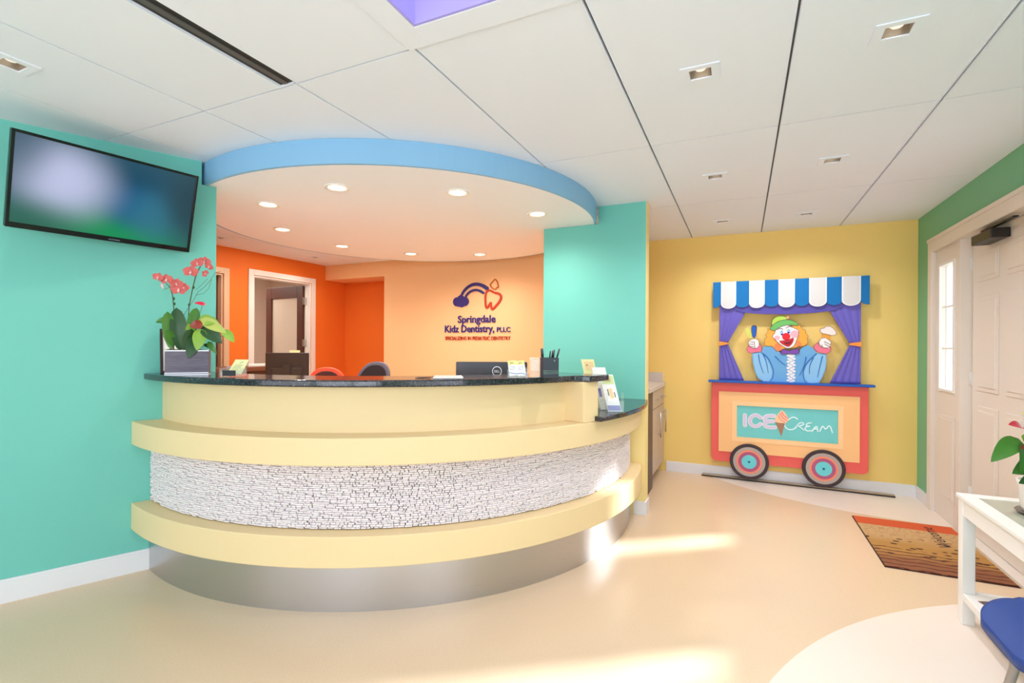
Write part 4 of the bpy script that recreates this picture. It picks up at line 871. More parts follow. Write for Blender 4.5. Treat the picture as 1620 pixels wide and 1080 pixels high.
pw_, pd_, ph_ = 0.103, 0.05, 0.137
po = obj('planter', MB().box(-pw_,pw_,-pd_,pd_,0.004,0.012).box(-pw_,pw_,-pd_,-pd_+0.006,0.012,ph_).box(-pw_,pw_,pd_-0.006,pd_,0.012,ph_).box(-pw_,-pw_+0.006,-pd_+0.006,pd_-0.006,0.012,ph_).box(pw_-0.006,pw_,-pd_+0.006,pd_-0.006,0.012,ph_), M_PLANT, pl)
obj('silver_rim', MB().box(-pw_-0.001,pw_+0.001,-pd_-0.0015,-pd_-0.0002,ph_-0.006,ph_), mat('silver_trim',(215,212,218),rough=0.3,metal=0.6), po)
obj('silver_foot', MB().box(-pw_-0.001,pw_+0.001,-pd_-0.0015,-pd_-0.0002,0.008,0.013).box(-pw_-0.001,pw_+0.001,-pd_-0.0015,-pd_-0.0002,0.0,0.004).box(-pw_-0.001,pw_+0.001,-pd_,pd_,0.0,0.004), mat('silver_trim',(215,212,218),rough=0.3,metal=0.6), po)
po.location.x = 0.007
so = MB(); random.seed(5)
for i in range(60):
    x, y = random.uniform(-0.09,0.09), random.uniform(-0.036,0.036); s_ = random.uniform(0.006,0.012)
    so.box(-s_,s_,-s_*0.6,s_*0.6,-s_*0.4,s_*0.4, M=Matrix.Translation((x,y,ph_-0.006+random.uniform(0,0.006))) @ Matrix.Rotation(random.uniform(0,3),4,'Z') @ Matrix.Rotation(random.uniform(-.5,.5),4,'X'))
so.box(-pw_+0.0065,pw_-0.0065,-pd_+0.0065,pd_-0.0065,ph_-0.03,ph_-0.012)
b_ = obj('bark', so, mat('bark',(104,94,66),rough=0.9,vary=0.3,vscale=30), pl); b_['kind'] = 'stuff'
obj('flower_stem', MB().tube([q(275,556),q(275,488),q(273,468),q(269,455),q(262,449),q(256,443)],[0.0028]*4+[0.002,0.0015],8), G_STEM, pl)
obj('flower_stem', MB().tube([q(295,556),q(299,484),q(305,453),q(309,437),q(314,425),q(320,414),q(329,408)],[0.003]*5+[0.002,0.0015],8), G_STEM, pl)
obj('flower_stem', MB().tube([q(269,455),q(262,459),q(258,458)],0.0013,6), G_STEM, pl)
for p_ in (q(275,473),q(276,481),q(306,454),q(299,482)): obj('stem_clip', MB().lathe([(0,-0.009),(0.005,-0.006),(0.006,0),(0.005,0.006),(0,0.009)], seg=10, M=Matrix.Translation(p_)), G_DK, pl)
obj('twig', MB().tube([q(290,500),q(298,486),q(306,474),q(313,461),q(323,453),q(334,440),q(341,428),q(350,426)],0.0013,6).tube([q(309,458),q(318,450),q(329,439)],0.0011,6).tube([q(310,466),q(322,463),q(330,455),q(335,440)],0.0011,6), G_TWIG, pl)
for (x, y, s_, r__) in ((251,441,0.024,20),(264,444,0.028,-5),(279,450,0.030,10),(283,459,0.033,0),(291,455,0.024,15),(302,430,0.034,5),(312,416,0.027,-15),(323,412,0.028,10),(331,420,0.019,30),(325,431,0.017,-60)):
    orchid_flower(pl, q(x, y, random.uniform(-0.012,0.004)), s_*1.12, r__, (random.uniform(-0.2,0.2),-1,random.uniform(-0.1,0.25)))
leaf_obj('bud', F_LIP, pl, q(256,450), q(259,459,-0.01), 0.012, bulge=0.004)
for m_, a, b, w_, bu, y1 in (
    (G_MD,(272,553),(267,494),0.066,0.010,-0.035),(G_DK,(286,555),(279,487),0.082,0.012,0.0),(G_MD,(262,512),(248,511),0.03,0.005,0.0),
    (G_MD,(274,548),(269,522),0.046,0.004,-0.05),(G_MD,(300,530),(310,486),0.060,0.008,0.02),(G_DK,(296,562),(304,520),0.066,0.008,-0.035),(G_LT,(306,540),(300,512),0.050,0.006,-0.02)):
    leaf_obj('leaf', m_, pl, q(*a), q(b[0],b[1],y1), w_, bulge=bu, side=(1,0.2,0), ex=0.5, shape=0.9)
leaf_obj('leaf', G_MD, pl, q(268,505,0.01), q(247,510,0.01), 0.030, bulge=0.01, side=(0,0.3,1))
# anthurium leaves, right of the orchid
for m_, a, b, w_, sd_, ya, yb in (
    (G_LT,(314,506),(347,508),0.068,(0,0.4,1),0.0,-0.02),(G_YL,(318,504),(361,526),0.062,(0.2,0.3,1),-0.01,-0.03),(G_DK,(320,515),(354,543),0.076,(0.3,0.3,1),-0.02,-0.04),
    (G_LT,(354,521),(374,541),0.052,(-0.3,0.3,1),-0.01,-0.02),(G_LT,(320,520),(314,554),0.070,(1,0.2,0.1),-0.03,-0.06),(G_DK,(312,532),(301,566),0.070,(1,0.2,0.1),-0.03,-0.065),
    (G_MD,(330,540),(345,560),0.030,(0.5,0.2,1),-0.01,-0.03),(G_MD,(326,512),(340,500),0.034,(0.5,0.4,1),0.02,0.02),(G_DK,(322,544),(340,552),0.02,(0.2,0.2,1),0.0,0.0)):
    leaf_obj('leaf', m_, pl, q(a[0],a[1],ya), q(b[0],b[1],yb), w_, bulge=0.008, side=sd_)
obj('leaf_stalk', MB().tube([q(300,552),q(308,525),q(318,508)],0.0018,6).tube([q(304,552),q(318,532),q(326,520)],0.0018,6).tube([q(306,552),q(330,545),q(354,530),q(358,526)],0.0016,6).tube([q(302,550),q(306,520),q(318,490),q(320,481)],0.0014,6), G_STEM, pl)
leaf_obj('spathe', F_BRN, pl, q(322,512,-0.03), q(302,516,-0.05), 0.052, bulge=0.008, side=(0.1,0.2,1))
leaf_obj('spathe', F_RED, pl, q(326,481,-0.01), q(308,479,-0.02), 0.022, bulge=0.006, side=(0,0.5,1))

# picture frame leaning on the wall behind the planter
fr = thing('picture_frame', 'dark framed white card leaning against the teal wall behind the planter', 'picture frame', (0,0,0), 0)
fx, fy = on_wall(0.655, 0.075); fr.location = (fx, fy, ZT+0.0005); fr.rotation_euler = (0, 0, math.atan2(DY, DX))
FM = Matrix.Rotation(RD(-9), 4, 'X')
mb = MB(); frame(mb, 0, 0.15, 0.0, 0.262, 0.014, 0.136, 0.014, 0.248, -0.006, 0.008)
for v in range(len(mb.v)): mb.v[v] = tuple(FM @ Vector(mb.v[v]))
obj('frame', mb, mat('frame_dark',(48,32,34),rough=0.35), fr, bevel=0.002)
obj('backing', MB().box(0.012,0.138,0.002,0.006,0.012,0.25, M=FM), M_PAPER, fr)

# ------------------------------------------------------------------ things on the granite
def card_holder(name, label, loc, rz, cards, m_card, dark=True, w=0.10):
    t = thing(name, label, 'card holder', loc, rz)
    mb = MB().box(-w/2,w/2,-0.03,0.03,0.0,0.003).box(-w/2,-w/2+0.003,-0.03,0.03,0.003,0.045).box(w/2-0.003,w/2,-0.03,0.03,0.003,0.045).box(-w/2+0.003,w/2-0.003,0.024,0.027,0.003,0.055)
    mb.box(-w/2+0.003,w/2-0.003,-0.03,-0.027,0.003,0.034)
    obj('tray', mb, M_ACR, t, bevel=0.001)
    if dark: obj('label_strip', MB().box(-w/2+0.018,w/2-0.022,-0.0312,-0.0302,0.004,0.034), M_BLACK, t)
    return t
ch = card_holder('card_holder', 'clear card holder with one pale yellow leaning card left on the granite', (-2.455,1.775,ZT+0.0005), RD(18), 1, M_PAPERY, w=0.115)
KM = Matrix.Translation((0.005,-0.004,0.012)) @ Matrix.Rotation(RD(-22), 4, 'X') @ Matrix(((1,0,0.32,0),(0,1,0,0),(0,0,1,0),(0,0,0,1)))
cd = obj('business_card', MB().box(-0.038,0.042,-0.001,0.001,0.0,0.083, M=KM), M_PAPERY, ch)
mb = MB()
mb.stroke([(0.0,0.06),(0.008,0.07),(0.016,0.066)],0.003,-0.0016,-0.0011)
for i, (a, b, z) in enumerate(((-0.022,0.022,0.050),(-0.024,0.018,0.042),(-0.026,0.02,0.034),(-0.028,0.01,0.026))): mb.box(a,b,-0.0016,-0.0011,z,z+0.0022)
for v in range(len(mb.v)): mb.v[v] = tuple(KM @ Vector(mb.v[v]))
obj('card_print', mb, mat('print_grey',(150,150,110),rough=0.7), cd)

ch2 = card_holder('card_holder', 'clear double card holder with two white cards in front of the grey monitor', (-1.085,2.415,ZT+0.0005), RD(28), 2, M_PAPER, dark=False, w=0.108)
for k, dx in enumerate((-0.043, 0.002)):
    KM = Matrix.Translation((dx,-0.002,0.010)) @ Matrix.Rotation(RD(-24), 4, 'X') @ Matrix.Rotation(RD(-6), 4, 'Y')
    cd = obj('business_card', MB().box(0,0.044,-0.001,0.001,0.0,0.086, M=KM), M_PAPER, ch2)
    mb = MB().box(0.001,0.043,-0.0016,-0.0011,0.062,0.085,0).stroke([(0.012,0.068),(0.02,0.076),(0.028,0.07)],0.004,-0.0022,-0.0016,1)
    for z in (0.05,0.042,0.034): mb.box(0.006,0.036,-0.0016,-0.0011,z,z+0.002,1)
    for v in range(len(mb.v)): mb.v[v] = tuple(KM @ Vector(mb.v[v]))
    obj('card_print', mb, [mat('card_yellow',(246,224,130),rough=0.7), mat('print_blue',(120,120,130),rough=0.7)], cd)
obj('blue_ribbon_print', MB().stroke([(-0.046,0.03),(-0.01,0.022),(0.02,0.028),(0.048,0.018)],0.004,-0.0316,-0.0301), mat('ribbon_blue',(100,120,170)), ch2)

nt_ = thing('notepad_tray', 'small white flat tray with a thin cable on the granite left of the grey monitor', 'tray', (-1.392,2.215,ZT+0.0005), RD(30))
obj('base', MB().box(-0.078,0.078,-0.045,0.045,0.0,0.006), M_WHITE, nt_, bevel=0.003)
mb = MB(); frame(mb, -0.07, 0.07, -0.035, 0.04, -0.05, 0.05, -0.02, 0.025, 0.0, 0.006)
mb.v = [(v[0], v[2], v[1]+0.0062) for v in mb.v]
obj('raised_edge', mb, mat('cream_plastic',(240,224,206),rough=0.4), nt_)
obj('cable', MB().tube([(-0.078,0.02,0.004),(-0.12,0.035,0.003),(-0.165,0.02,0.003),(-0.17,0.0,0.003),(-0.14,-0.012,0.003),(-0.09,-0.01,0.004)],0.0018,6), M_BLACK, nt_)

sh = thing('sign_holder', 'clear acrylic sign holder with orange tinted sheet beside the pen cup', 'sign holder', (-1.012,2.478,ZT+0.0005), RD(28))
obj('acrylic_frame', MB().box(-0.028,0.030,-0.02,0.02,0,0.003).box(-0.028,0.030,-0.003,-0.001,0.003,0.108).box(-0.028,0.030,0.002,0.004,0.003,0.108), M_ACR, sh)
obj('sheet', MB().box(-0.026,0.028,-0.0008,0.0008,0.004,0.102), mat('sheet_orange',(238,178,120),rough=0.6), sh)
sl = MB()
for i in range(9): sl.box(-0.02,0.022,-0.0014,-0.0009,0.04+i*0.0065,0.042+i*0.0065)
obj('sheet_print', sl, M_PAPER, sh)

pc = thing('pen_cup', 'black square mesh pen cup holding black pens on the granite', 'pen holder', (-0.952,2.532,ZT+0.0005), RD(38))
mb = MB(); a = 0.043
mb.box(-a,a,-a,a,0,0.004).box(-a,a,-a,-a+0.003,0.004,0.108).box(-a,a,a-0.003,a,0.004,0.108).box(-a,-a+0.003,-a+0.003,a-0.003,0.004,0.108).box(a-0.003,a,-a+0.003,a-0.003,0.004,0.108)
obj('cup', mb, mat('cup_slate',(58,62,72),rough=0.45,metal=0.3), pc, bevel=0.0015)
mb = MB()
for z in (0.022,0.030,0.038): mb.box(-a-0.0008,a+0.0008,-a-0.0009,-a-0.0001,z,z+0.0018)
mb.box(0.014,0.022,-a-0.0015,-a-0.0001,0.088,0.096)
obj('cup_stripe', mb, M_CHROME, pc)
for k, (x, y, tx, ty, L, r) in enumerate(((-0.028,0.0,-0.012,0.0,0.152,0.0075),(0.0,0.01,0.012,0.0,0.138,0.004),(0.008,-0.01,0.022,0.005,0.145,0.004),(0.018,0.005,0.044,0.0,0.150,0.0045),(0.012,0.02,0.02,0.01,0.14,0.004))):
    p_ = thing('pen', ['thick black marker standing in the pen cup at its left side','thin black pen in the middle of the pen cup, leftmost of the thin ones','thin black pen standing second among the thin pens in the cup','black pen leaning furthest right out of the pen cup','thin black pen at the back of the pen cup'][k], 'pen', (-0.952,2.532,ZT+0.006), RD(38), 'pens in the black pen cup')
    obj('barrel', MB().tube([(x,y,0.0),(x+tx*0.7,y+ty*0.7,L*0.7)],r,10), M_BLACK, p_)
    obj('cap', MB().tube([(x+tx*0.7,y+ty*0.7,L*0.7+0.0005),(x+tx,y+ty,L)],[r*1.08,r*0.95],10), M_DGREY, p_)

# monitors on the staff desk
def monitor(name, label, loc, rz, w, h, m_, zc):
    t = thing(name, label, 'monitor', loc, rz)
    zc = zc-loc[2]
    obj('housing', MB().box(-w/2,w/2,0.0,0.03,zc-h,zc).box(-w*0.36,w*0.36,-0.018,0.0,zc-h*0.88,zc-h*0.45), m_, t, bevel=0.006)
    obj('screen', MB().box(-w/2+0.012,w/2-0.012,0.0302,0.032,zc-h+0.014,zc-0.014), M_BLACK, t)
    obj('stand', MB().box(-0.035,0.035,-0.04,-0.0185,0.014,zc-h*0.35).box(-0.11,0.11,-0.10,0.08,0.0,0.0135), m_, t, bevel=0.003)
    return t
m1 = monitor('monitor', 'back of a grey computer monitor with round silver emblem behind the granite', (-1.512,2.945,0.7505), RD(27), 0.475, 0.30, mat('monitor_grey',(56,58,66),rough=0.3), 1.203)
zb_ = 1.203-0.7505
M_EMB = mat('emblem_silver',(225,228,235),rough=0.35)
em = obj('emblem', MB().tube([(0.035+0.030*math.cos(2*PI*k/32),-0.0015,zb_-0.062+0.030*math.sin(2*PI*k/32)) for k in range(33)],0.0026,6), M_EMB, m1)
text_mesh('emblem_lettering', 'DELL', 0.016, 0.054, zb_-0.070, 0.015, 0.002, M_EMB, m1, 0.01, Matrix.Translation((0,-0.0015,0)) @ WALLTXT)
m2_ = monitor('monitor', 'back of a dark brown monitor in front of the open brown door', (-3.822,3.30,0.7505), RD(37), 0.375, 0.31, M_BROWN2, 1.234)
tag(obj('sticky_note', MB().box(-0.045,0.045,-0.001,0.001,0,0.022), M_PAPERY), 'small yellow note standing on top of the dark brown monitor', 'note')
bpy.data.objects['sticky_note'].location = (-3.775,3.345,1.2345); bpy.data.objects['sticky_note'].rotation_euler = (0,0,RD(37))
tag(obj('paper_stack', MB().box(-0.15,0.15,-0.105,0.105,0,0.012).box(-0.14,0.15,-0.10,0.10,0.0122,0.02), M_PAPER), 'white paper stack on the dark back counter left of the brown monitor', 'paper')
bpy.data.objects['paper_stack'].location = (-4.78,3.75,1.076); bpy.data.objects['paper_stack'].rotation_euler = (0,0,RD(75))

# task chairs
def task_chair(label, loc, rz, m_, m_rim, w, ztop, tiltx=0.0):
    t = thing('task_chair', label, 'chair', loc, rz)
    zc = ztop-0.27
    # rounded shield backrest, leaning back
    pts = []
    for k in range(40):
        a = 2*PI*k/40; r = 1.0
        pts.append((w/2*math.copysign(abs(math.cos(a))**0.8, math.cos(a)), zc+0.27*math.copysign(abs(math.sin(a))**0.9, math.sin(a))))
    mb = MB().plate([(x*0.84+tiltx*(z-zc)*0.84, zc+(z-zc)*0.88) for x, z in pts], -0.030, 0.012)
    mb2 = MB().plate([(x+tiltx*(z-zc), z) for x, z in pts], -0.022, 0.02)
    obj('backrest_shell', mb2, m_rim, t, bevel=0.008)
    obj('backrest_pad', mb, m_, t, bevel=0.008)
    obj('seat', MB().prism(circ(0,-0.24,0.235,28,sy=0.95), 0.44, 0.50), m_rim, t, bevel=0.015)
    obj('back_bracket', MB().tube([(0,0.0205,zc-0.1),(0,0.05,0.6),(0,0.02,0.45),(0,-0.2,0.43)],0.016), M_BLACK, t)
    obj('gas_lift', MB().tube([(0,-0.24,0.08),(0,-0.24,0.439)],0.025), M_BLACK, t)
    for k in range(5):
        a = 2*PI*k/5+0.3; lg_ = obj('base_arm', MB().tube([(0.026*math.cos(a),-0.24+0.026*math.sin(a),0.10),(0.28*math.cos(a),-0.24+0.28*math.sin(a),0.07)],[0.02,0.013]), M_BLACK, t)
        obj('caster', MB().lathe([(0,-0.014),(0.026,-0.014),(0.03,0),(0.026,0.014),(0,0.014)], seg=16, M=Matrix.Translation((0.28*math.cos(a),-0.24+0.28*math.sin(a),0.0305)) @ Matrix.Rotation(PI/2,4,'X')), M_BLACK, lg_)
    return t
task_chair('office chair with a bright red orange rounded backrest rim behind the counter', (-3.39,3.36,0), RD(30), mat('chair_dark_red',(70,22,18),rough=0.7), mat('chair_red',(236,78,46),rough=0.5), 0.38, 1.107)
task_chair('office chair with dark charcoal rounded backrest before the dark orange recess', (-3.63,4.23,0), RD(20), mat('chair_charcoal',(46,38,42),rough=0.8), mat('chair_grey_rim',(110,110,130),rough=0.5), 0.38, 1.130, 0.25)

# ------------------------------------------------------------------ leaflets on the low granite top
LZ = 0.9003
bs_ = thing('brochure_holder', 'clear tiered leaflet holder on the low granite top', 'brochure holder', (-0.80,3.18,LZ), RD(28))
hm = MB()
for k, (x, y, z) in enumerate(((0.03,-0.10,0.0),(0.005,-0.01,0.0),(-0.035,0.08,0.0))):
    w = 0.052
    hm.box(x-w,x+w,y-0.03,y-0.028,z,z+0.07).box(x-w,x-w+0.002,y-0.028,y+0.03,z,z+0.12).box(x+w-0.002,x+w,y-0.028,y+0.03,z,z+0.12).box(x-w,x+w,y-0.03,y+0.03,z-0.0,z+0.002)
obj('acrylic_pockets', hm, M_ACR, bs_)
def leaflet(label, lx, ly, w, h, lean, cols, z0=0.0035):
    t = thing('leaflet', label, 'leaflet', (0,0,0), RD(28), 'leaflets in the clear holder')
    base = Matrix.Translation((-0.80,3.18,LZ)) @ Matrix.Rotation(RD(28),4,'Z') @ Matrix.Translation((lx,ly,z0)); t.location = base.translation
    LM = Matrix.Rotation(RD(-lean),4,'X') @ Matrix(((1,0,-0.20,0),(0,1,0,0),(0,0,1,0),(0,0,0,1)))
    obj('sheets', MB().box(-w/2,w/2,-0.003,0.004,0,h, M=LM), cols[0], t)
    for z0_, z1_, x0_, x1_, c in cols[1]:
        obj('print_block', MB().box(-w/2+w*x0_,-w/2+w*x1_,-0.0042,-0.0031,h*z0_,h*z1_, M=LM), c, t)
    return t
P1 = mat('print_violet',(128,124,190)); P2 = mat('print_peach',(238,206,150)); P3 = mat('print_dark',(70,60,80)); P4 = mat('print_mint',(200,226,190))
leaflet('front leaflet in the clear holder, yellow green top and violet base', 0.03, -0.115, 0.085, 0.232, 12, (M_PAPER, [(0.02,0.16,0.03,0.97,P1),(0.74,0.97,0.05,0.95,M_PAPERG),(0.80,0.92,0.3,0.7,P2),(0.86,0.885,0.3,0.42,P3),(0.35,0.62,0.42,0.68,P2),(0.42,0.60,0.30,0.36,P3),(0.38,0.52,0.76,0.82,P3)]))
leaflet('plain white leaflet in the middle of the clear holder', 0.008, -0.02, 0.088, 0.272, 8, (M_PAPER, [(0.3,0.5,0.1,0.3,P1)]))
leaflet('rear yellow leaflet standing highest in the clear holder', -0.035, 0.07, 0.085, 0.322, 8, (M_PAPERY, [(0.78,0.95,0.2,0.9,P2),(0.86,0.89,0.3,0.42,P3),(0.60,0.70,0.2,0.6,P4)]))

# ------------------------------------------------------------------ door mat
mt = thing('door_mat', 'brown and orange leaf patterned mat on the floor in front of the white door', 'door mat', (1.085,4.128,0.0005))
mw, mh = 0.305, 0.494
def mat_material():
    m = bpy.data.materials.new('leaf_mat'); m.use_nodes = True; nt = m.node_tree; b = nt.nodes['Principled BSDF']; b.inputs['Roughness'].default_value = 0.9
    tc = nt.nodes.new('ShaderNodeTexCoord'); sp = nt.nodes.new('ShaderNodeSeparateXYZ'); nt.links.new(tc.outputs['Object'], sp.inputs[0])
    nz = nt.nodes.new('ShaderNodeTexNoise'); nz.inputs['Scale'].default_value = 5; nt.links.new(tc.outputs['Object'], nz.inputs['Vector'])
    def math_(op, a, b_=None):
        n = nt.nodes.new('ShaderNodeMath'); n.operation = op
        for i, s in enumerate((a, b_)):
            if s is None: continue
            if isinstance(s, (int,float)): n.inputs[i].default_value = s
            else: nt.links.new(s, n.inputs[i])
        return n.outputs[0]
    def mix(f, a, b_):
        n = nt.nodes.new('ShaderNodeMix'); n.data_type = 'RGBA'; nt.links.new(f, n.inputs[0])
        for i, s in ((6,a),(7,b_)):
            if isinstance(s, tuple): n.inputs[i].default_value = s
            else: nt.links.new(s, n.inputs[i])
        return n.outputs[2]
    y = math_('ADD', sp.outputs[1], math_('MULTIPLY', math_('SUBTRACT', nz.outputs['Fac'], 0.5), 0.16))
    tan, och, brn, org = RGB(196,158,108), RGB(176,128,62), RGB(138,84,50), RGB(206,84,36)
    g = nt.nodes.new('ShaderNodeMapRange'); g.inputs[1].default_value = 0.12; g.inputs[2].default_value = -0.06; nt.links.new(y, g.inputs[0])
    c = mix(g.outputs[0], tan, och)
    g2 = nt.nodes.new('ShaderNodeMapRange'); g2.inputs[1].default_value = -0.20; g2.inputs[2].default_value = -0.36; nt.links.new(y, g2.inputs[0])
    c = mix(g2.outputs[0], c, brn)
    # scrolls in the pale zone
    v = nt.nodes.new('ShaderNodeTexVoronoi'); v.feature = 'DISTANCE_TO_EDGE'; v.inputs['Scale'].default_value = 26; nt.links.new(tc.outputs['Object'], v.inputs['Vector'])
    band = math_('MULTIPLY', math_('GREATER_THAN', sp.outputs[1], 0.06), math_('LESS_THAN', v.outputs[0], 0.05))
    c = mix(band, c, RGB(176,132,84))
    # dark seeds in the middle
    mp = nt.nodes.new('ShaderNodeMapping'); mp.inputs['Scale'].default_value = (13,22,1); nt.links.new(tc.outputs['Object'], mp.inputs[0])
    v2 = nt.nodes.new('ShaderNodeTexVoronoi'); v2.inputs['Scale'].default_value = 1.0; nt.links.new(mp.outputs[0], v2.inputs['Vector'])
    rng = math_('MULTIPLY', math_('LESS_THAN', y, 0.10), math_('GREATER_THAN', y, -0.26))
    c = mix(math_('MULTIPLY', rng, math_('LESS_THAN', v2.outputs['Distance'], 0.26)), c, RGB(66,34,20))
    # long leaf stems at the bottom
    w = nt.nodes.new('ShaderNodeTexWave'); w.bands_direction = 'Y'; w.inputs['Scale'].default_value = 5.5; w.inputs['Distortion'].default_value = 5; w.inputs['Detail'].default_value = 2; w.inputs['Detail Scale'].default_value = 1.2; nt.links.new(tc.outputs['Object'], w.inputs['Vector'])
    c = mix(math_('MULTIPLY', math_('LESS_THAN', y, -0.14), math_('GREATER_THAN', w.outputs['Fac'], 0.86)), c, RGB(88,38,22))
    c = mix(math_('GREATER_THAN', sp.outputs[1], 0.318), c, org)
    nt.links.new(c, b.inputs['Base Color'])
    bn = nt.nodes.new('ShaderNodeTexNoise'); bn.inputs['Scale'].default_value = 400; bp = nt.nodes.new('ShaderNodeBump'); bp.inputs['Strength'].default_value = 0.4; bp.inputs['Distance'].default_value = 0.002
    nt.links.new(tc.outputs['Object'], bn.inputs['Vector']); nt.links.new(bn.outputs['Fac'], bp.inputs['Height']); nt.links.new(bp.outputs[0], b.inputs['Normal'])
    return m
obj('pile', MB().box(-mw+0.006,mw-0.006,-mh+0.008,mh-0.004,0.0035,0.008), mat_material(), mt)
obj('rubber_edge', MB().box(-mw,mw,-mh,mh,0.0,0.003), mat('rubber_dark',(54,30,24),rough=0.8), mt, bevel=0.001)
text_mesh('lettering', 'Welcome', 0.0, 0.42, 0.0, 0.075, 0.0006, mat('mat_ink',(56,30,20),rough=0.9), mt, 0.0, Matrix.Translation((0.165,0,0.0086)) @ Matrix.Rotation(RD(90),4,'Z'))

# ------------------------------------------------------------------ side table, plant, magazine
TZ = 0.612; TX0, TX1, TY0, TY1 = 0.945, 1.375, 2.35, 3.10
tb = thing('side_table', 'white side table with glass inset top beside the entrance door', 'table', (1.16,2.725,0))
TI = Matrix.Translation((-1.16,-2.725,0))
def tp(name, mb, m, bevel=0.003, par=None):
    o = obj(name, mb, m, bevel=bevel); o.parent = tb; o.matrix_parent_inverse = TI; return o
M_TABLE = mat('table_white', (240,236,230), rough=0.35)
mb = MB(); 
mb.box(TX0,TX0+0.062,TY0,TY1,TZ-0.018,TZ).box(TX1-0.062,TX1,TY0,TY1,TZ-0.018,TZ).box(TX0+0.062,TX1-0.062,TY0,TY0+0.062,TZ-0.018,TZ).box(TX0+0.062,TX1-0.062,TY1-0.062,TY1,TZ-0.018,TZ)
tp('top_frame', mb, M_TABLE)
tp('glass_inset', MB().box(TX0+0.0625,TX1-0.0625,TY0+0.0625,TY1-0.0625,TZ-0.012,TZ-0.003), mat('table_glass',(176,176,156),rough=0.06,spec=0.6), 0)
a = 0.008
lgx = (TX0+a, TX1-a-0.05); lgy = (TY0+a, TY1-a-0.05)
for x in lgx:
    for y in lgy: tp('leg', MB().box(x,x+0.05,y,y+0.05,0,TZ-0.0185), M_TABLE)
tp('apron', MB().box(TX0+a+0.004,TX0+a+0.024,lgy[0]+0.05,lgy[1],TZ-0.098,TZ-0.0185).box(TX1-a-0.024,TX1-a-0.004,lgy[0]+0.05,lgy[1],TZ-0.098,TZ-0.0185)
   .box(lgx[0]+0.05,lgx[1],TY0+a+0.004,TY0+a+0.024,TZ-0.098,TZ-0.0185).box(lgx[0]+0.05,lgx[1],TY1-a-0.024,TY1-a-0.004,TZ-0.098,TZ-0.0185), M_TABLE)
mb = MB(); sz0, sz1 = 0.115, 0.150
mb.box(TX0+a+0.003,TX1-a-0.003,lgy[0]+0.05,lgy[1],sz0,sz1).box(lgx[0]+0.05,lgx[1],TY0+a+0.003,lgy[0]+0.05,sz0,sz1).box(lgx[0]+0.05,lgx[1],lgy[1],TY1-a-0.003,sz0,sz1)
tp('shelf', mb, M_TABLE)
mg = thing('magazine', 'dark covered magazine lying on the lower shelf of the white table', 'magazine', (1.13,2.86,sz1+0.0005), RD(20))
obj('pages', MB().box(-0.105,0.105,-0.14,0.14,0,0.006), M_PAPER, mg)
obj('cover', MB().box(-0.106,0.106,-0.141,0.141,0.0062,0.007), mat('cover_brown',(84,60,50),rough=0.3), mg)
# anthurium in a white pot
an = thing('potted_anthurium', 'red anthurium with broad green leaves in a white pot on the side table', 'potted plant', (1.165,2.84,TZ+0.0003), RD(24.85))
k_ = 0.00268
def a_(px_, py_, y=0.0): return ((px_-1652)*k_, y, (814-py_)*k_)
obj('pot', MB().lathe([(0,0.006),(0.074,0.006),(0.080,0.03),(0.088,0.115),(0.092,0.125),(0.092,0.14),(0.084,0.14),(0.082,0.125),(0,0.12)], seg=40), mat('pot_white',(236,228,220),rough=0.25), an)
obj('saucer', MB().lathe([(0,0.0),(0.085,0.0),(0.098,0.010),(0.094,0.012),(0.078,0.0055),(0,0.0055)], seg=40), mat('saucer_grey',(120,112,104),rough=0.3,metal=0.5), an)
obj('soil', MB().lathe([(0,0.126),(0.081,0.127)], seg=24), mat('soil',(70,56,42),rough=0.95,bump=0.6,bscale=80), an)
def al(m_, a, b, w_, sd_, ya, yb, bu=0.015, name='leaf', sh=0.45): return leaf_obj(name, m_, an, a_(a[0],a[1],ya), a_(b[0],b[1],yb), w_, bulge=bu, side=sd_, cup=0.12, shape=sh)
al(G_MD,(1607,694),(1557,729),0.072,(0.35,0.5,0.8),0.0,-0.02)
al(G_MD,(1604,699),(1589,743),0.075,(1,0.3,0.2),-0.02,-0.05)
al(G_MD,(1640,728),(1594,748),0.080,(0.1,0.5,1),0.0,-0.01)
al(G_DK,(1645,742),(1589,759),0.075,(0.1,0.5,1),-0.03,-0.05)
al(G_LT,(1612,690),(1640,712),0.07,(0.5,0.4,1),0.0,0.0)
al(G_MD,(1660,720),(1700,735),0.09,(0,0.5,1),0.0,0.0); al(G_DK,(1655,740),(1690,765),0.09,(0,0.5,1),-0.03,-0.05)
al(G_LT,(1650,700),(1680,680),0.08,(0.5,0.4,1),0.02,0.03); al(G_MD,(1650,745),(1640,775),0.07,(1,0.3,0),-0.06,-0.1)
al(F_RED,(1613,675),(1584,671),0.040,(0,0.7,0.7),0.0,-0.02,0.006,'spathe')
al(F_RED,(1640,686),(1614,681),0.048,(0,0.4,1),0.0,-0.02,0.008,'spathe')
al(F_BRN,(1617,700),(1584,704),0.046,(0,0.4,0.8),-0.04,-0.07,0.008,'spathe')
al(F_CRM,(1640,656),(1610,655),0.030,(0,0.5,0.8),0.0,0.0,0.006,'spathe')
obj('spadix', MB().tube([a_(1608,701,-0.055),a_(1600,699,-0.075)],[0.004,0.002],8), F_CRM, an)
mb = MB()
for p_ in ([(1652,770),(1635,720),(1622,690),(1613,676)],[(1650,770),(1630,735),(1612,710),(1606,696)],[(1655,770),(1648,720),(1640,688)],[(1650,770),(1645,745),(1640,730)],[(1656,770),(1650,710),(1640,657)],[(1658,770),(1662,740),(1665,722)]):
    mb.tube([a_(x,y,-0.005) for x,y in p_],0.0022,6)
obj('stalk', mb, G_STEM, an)

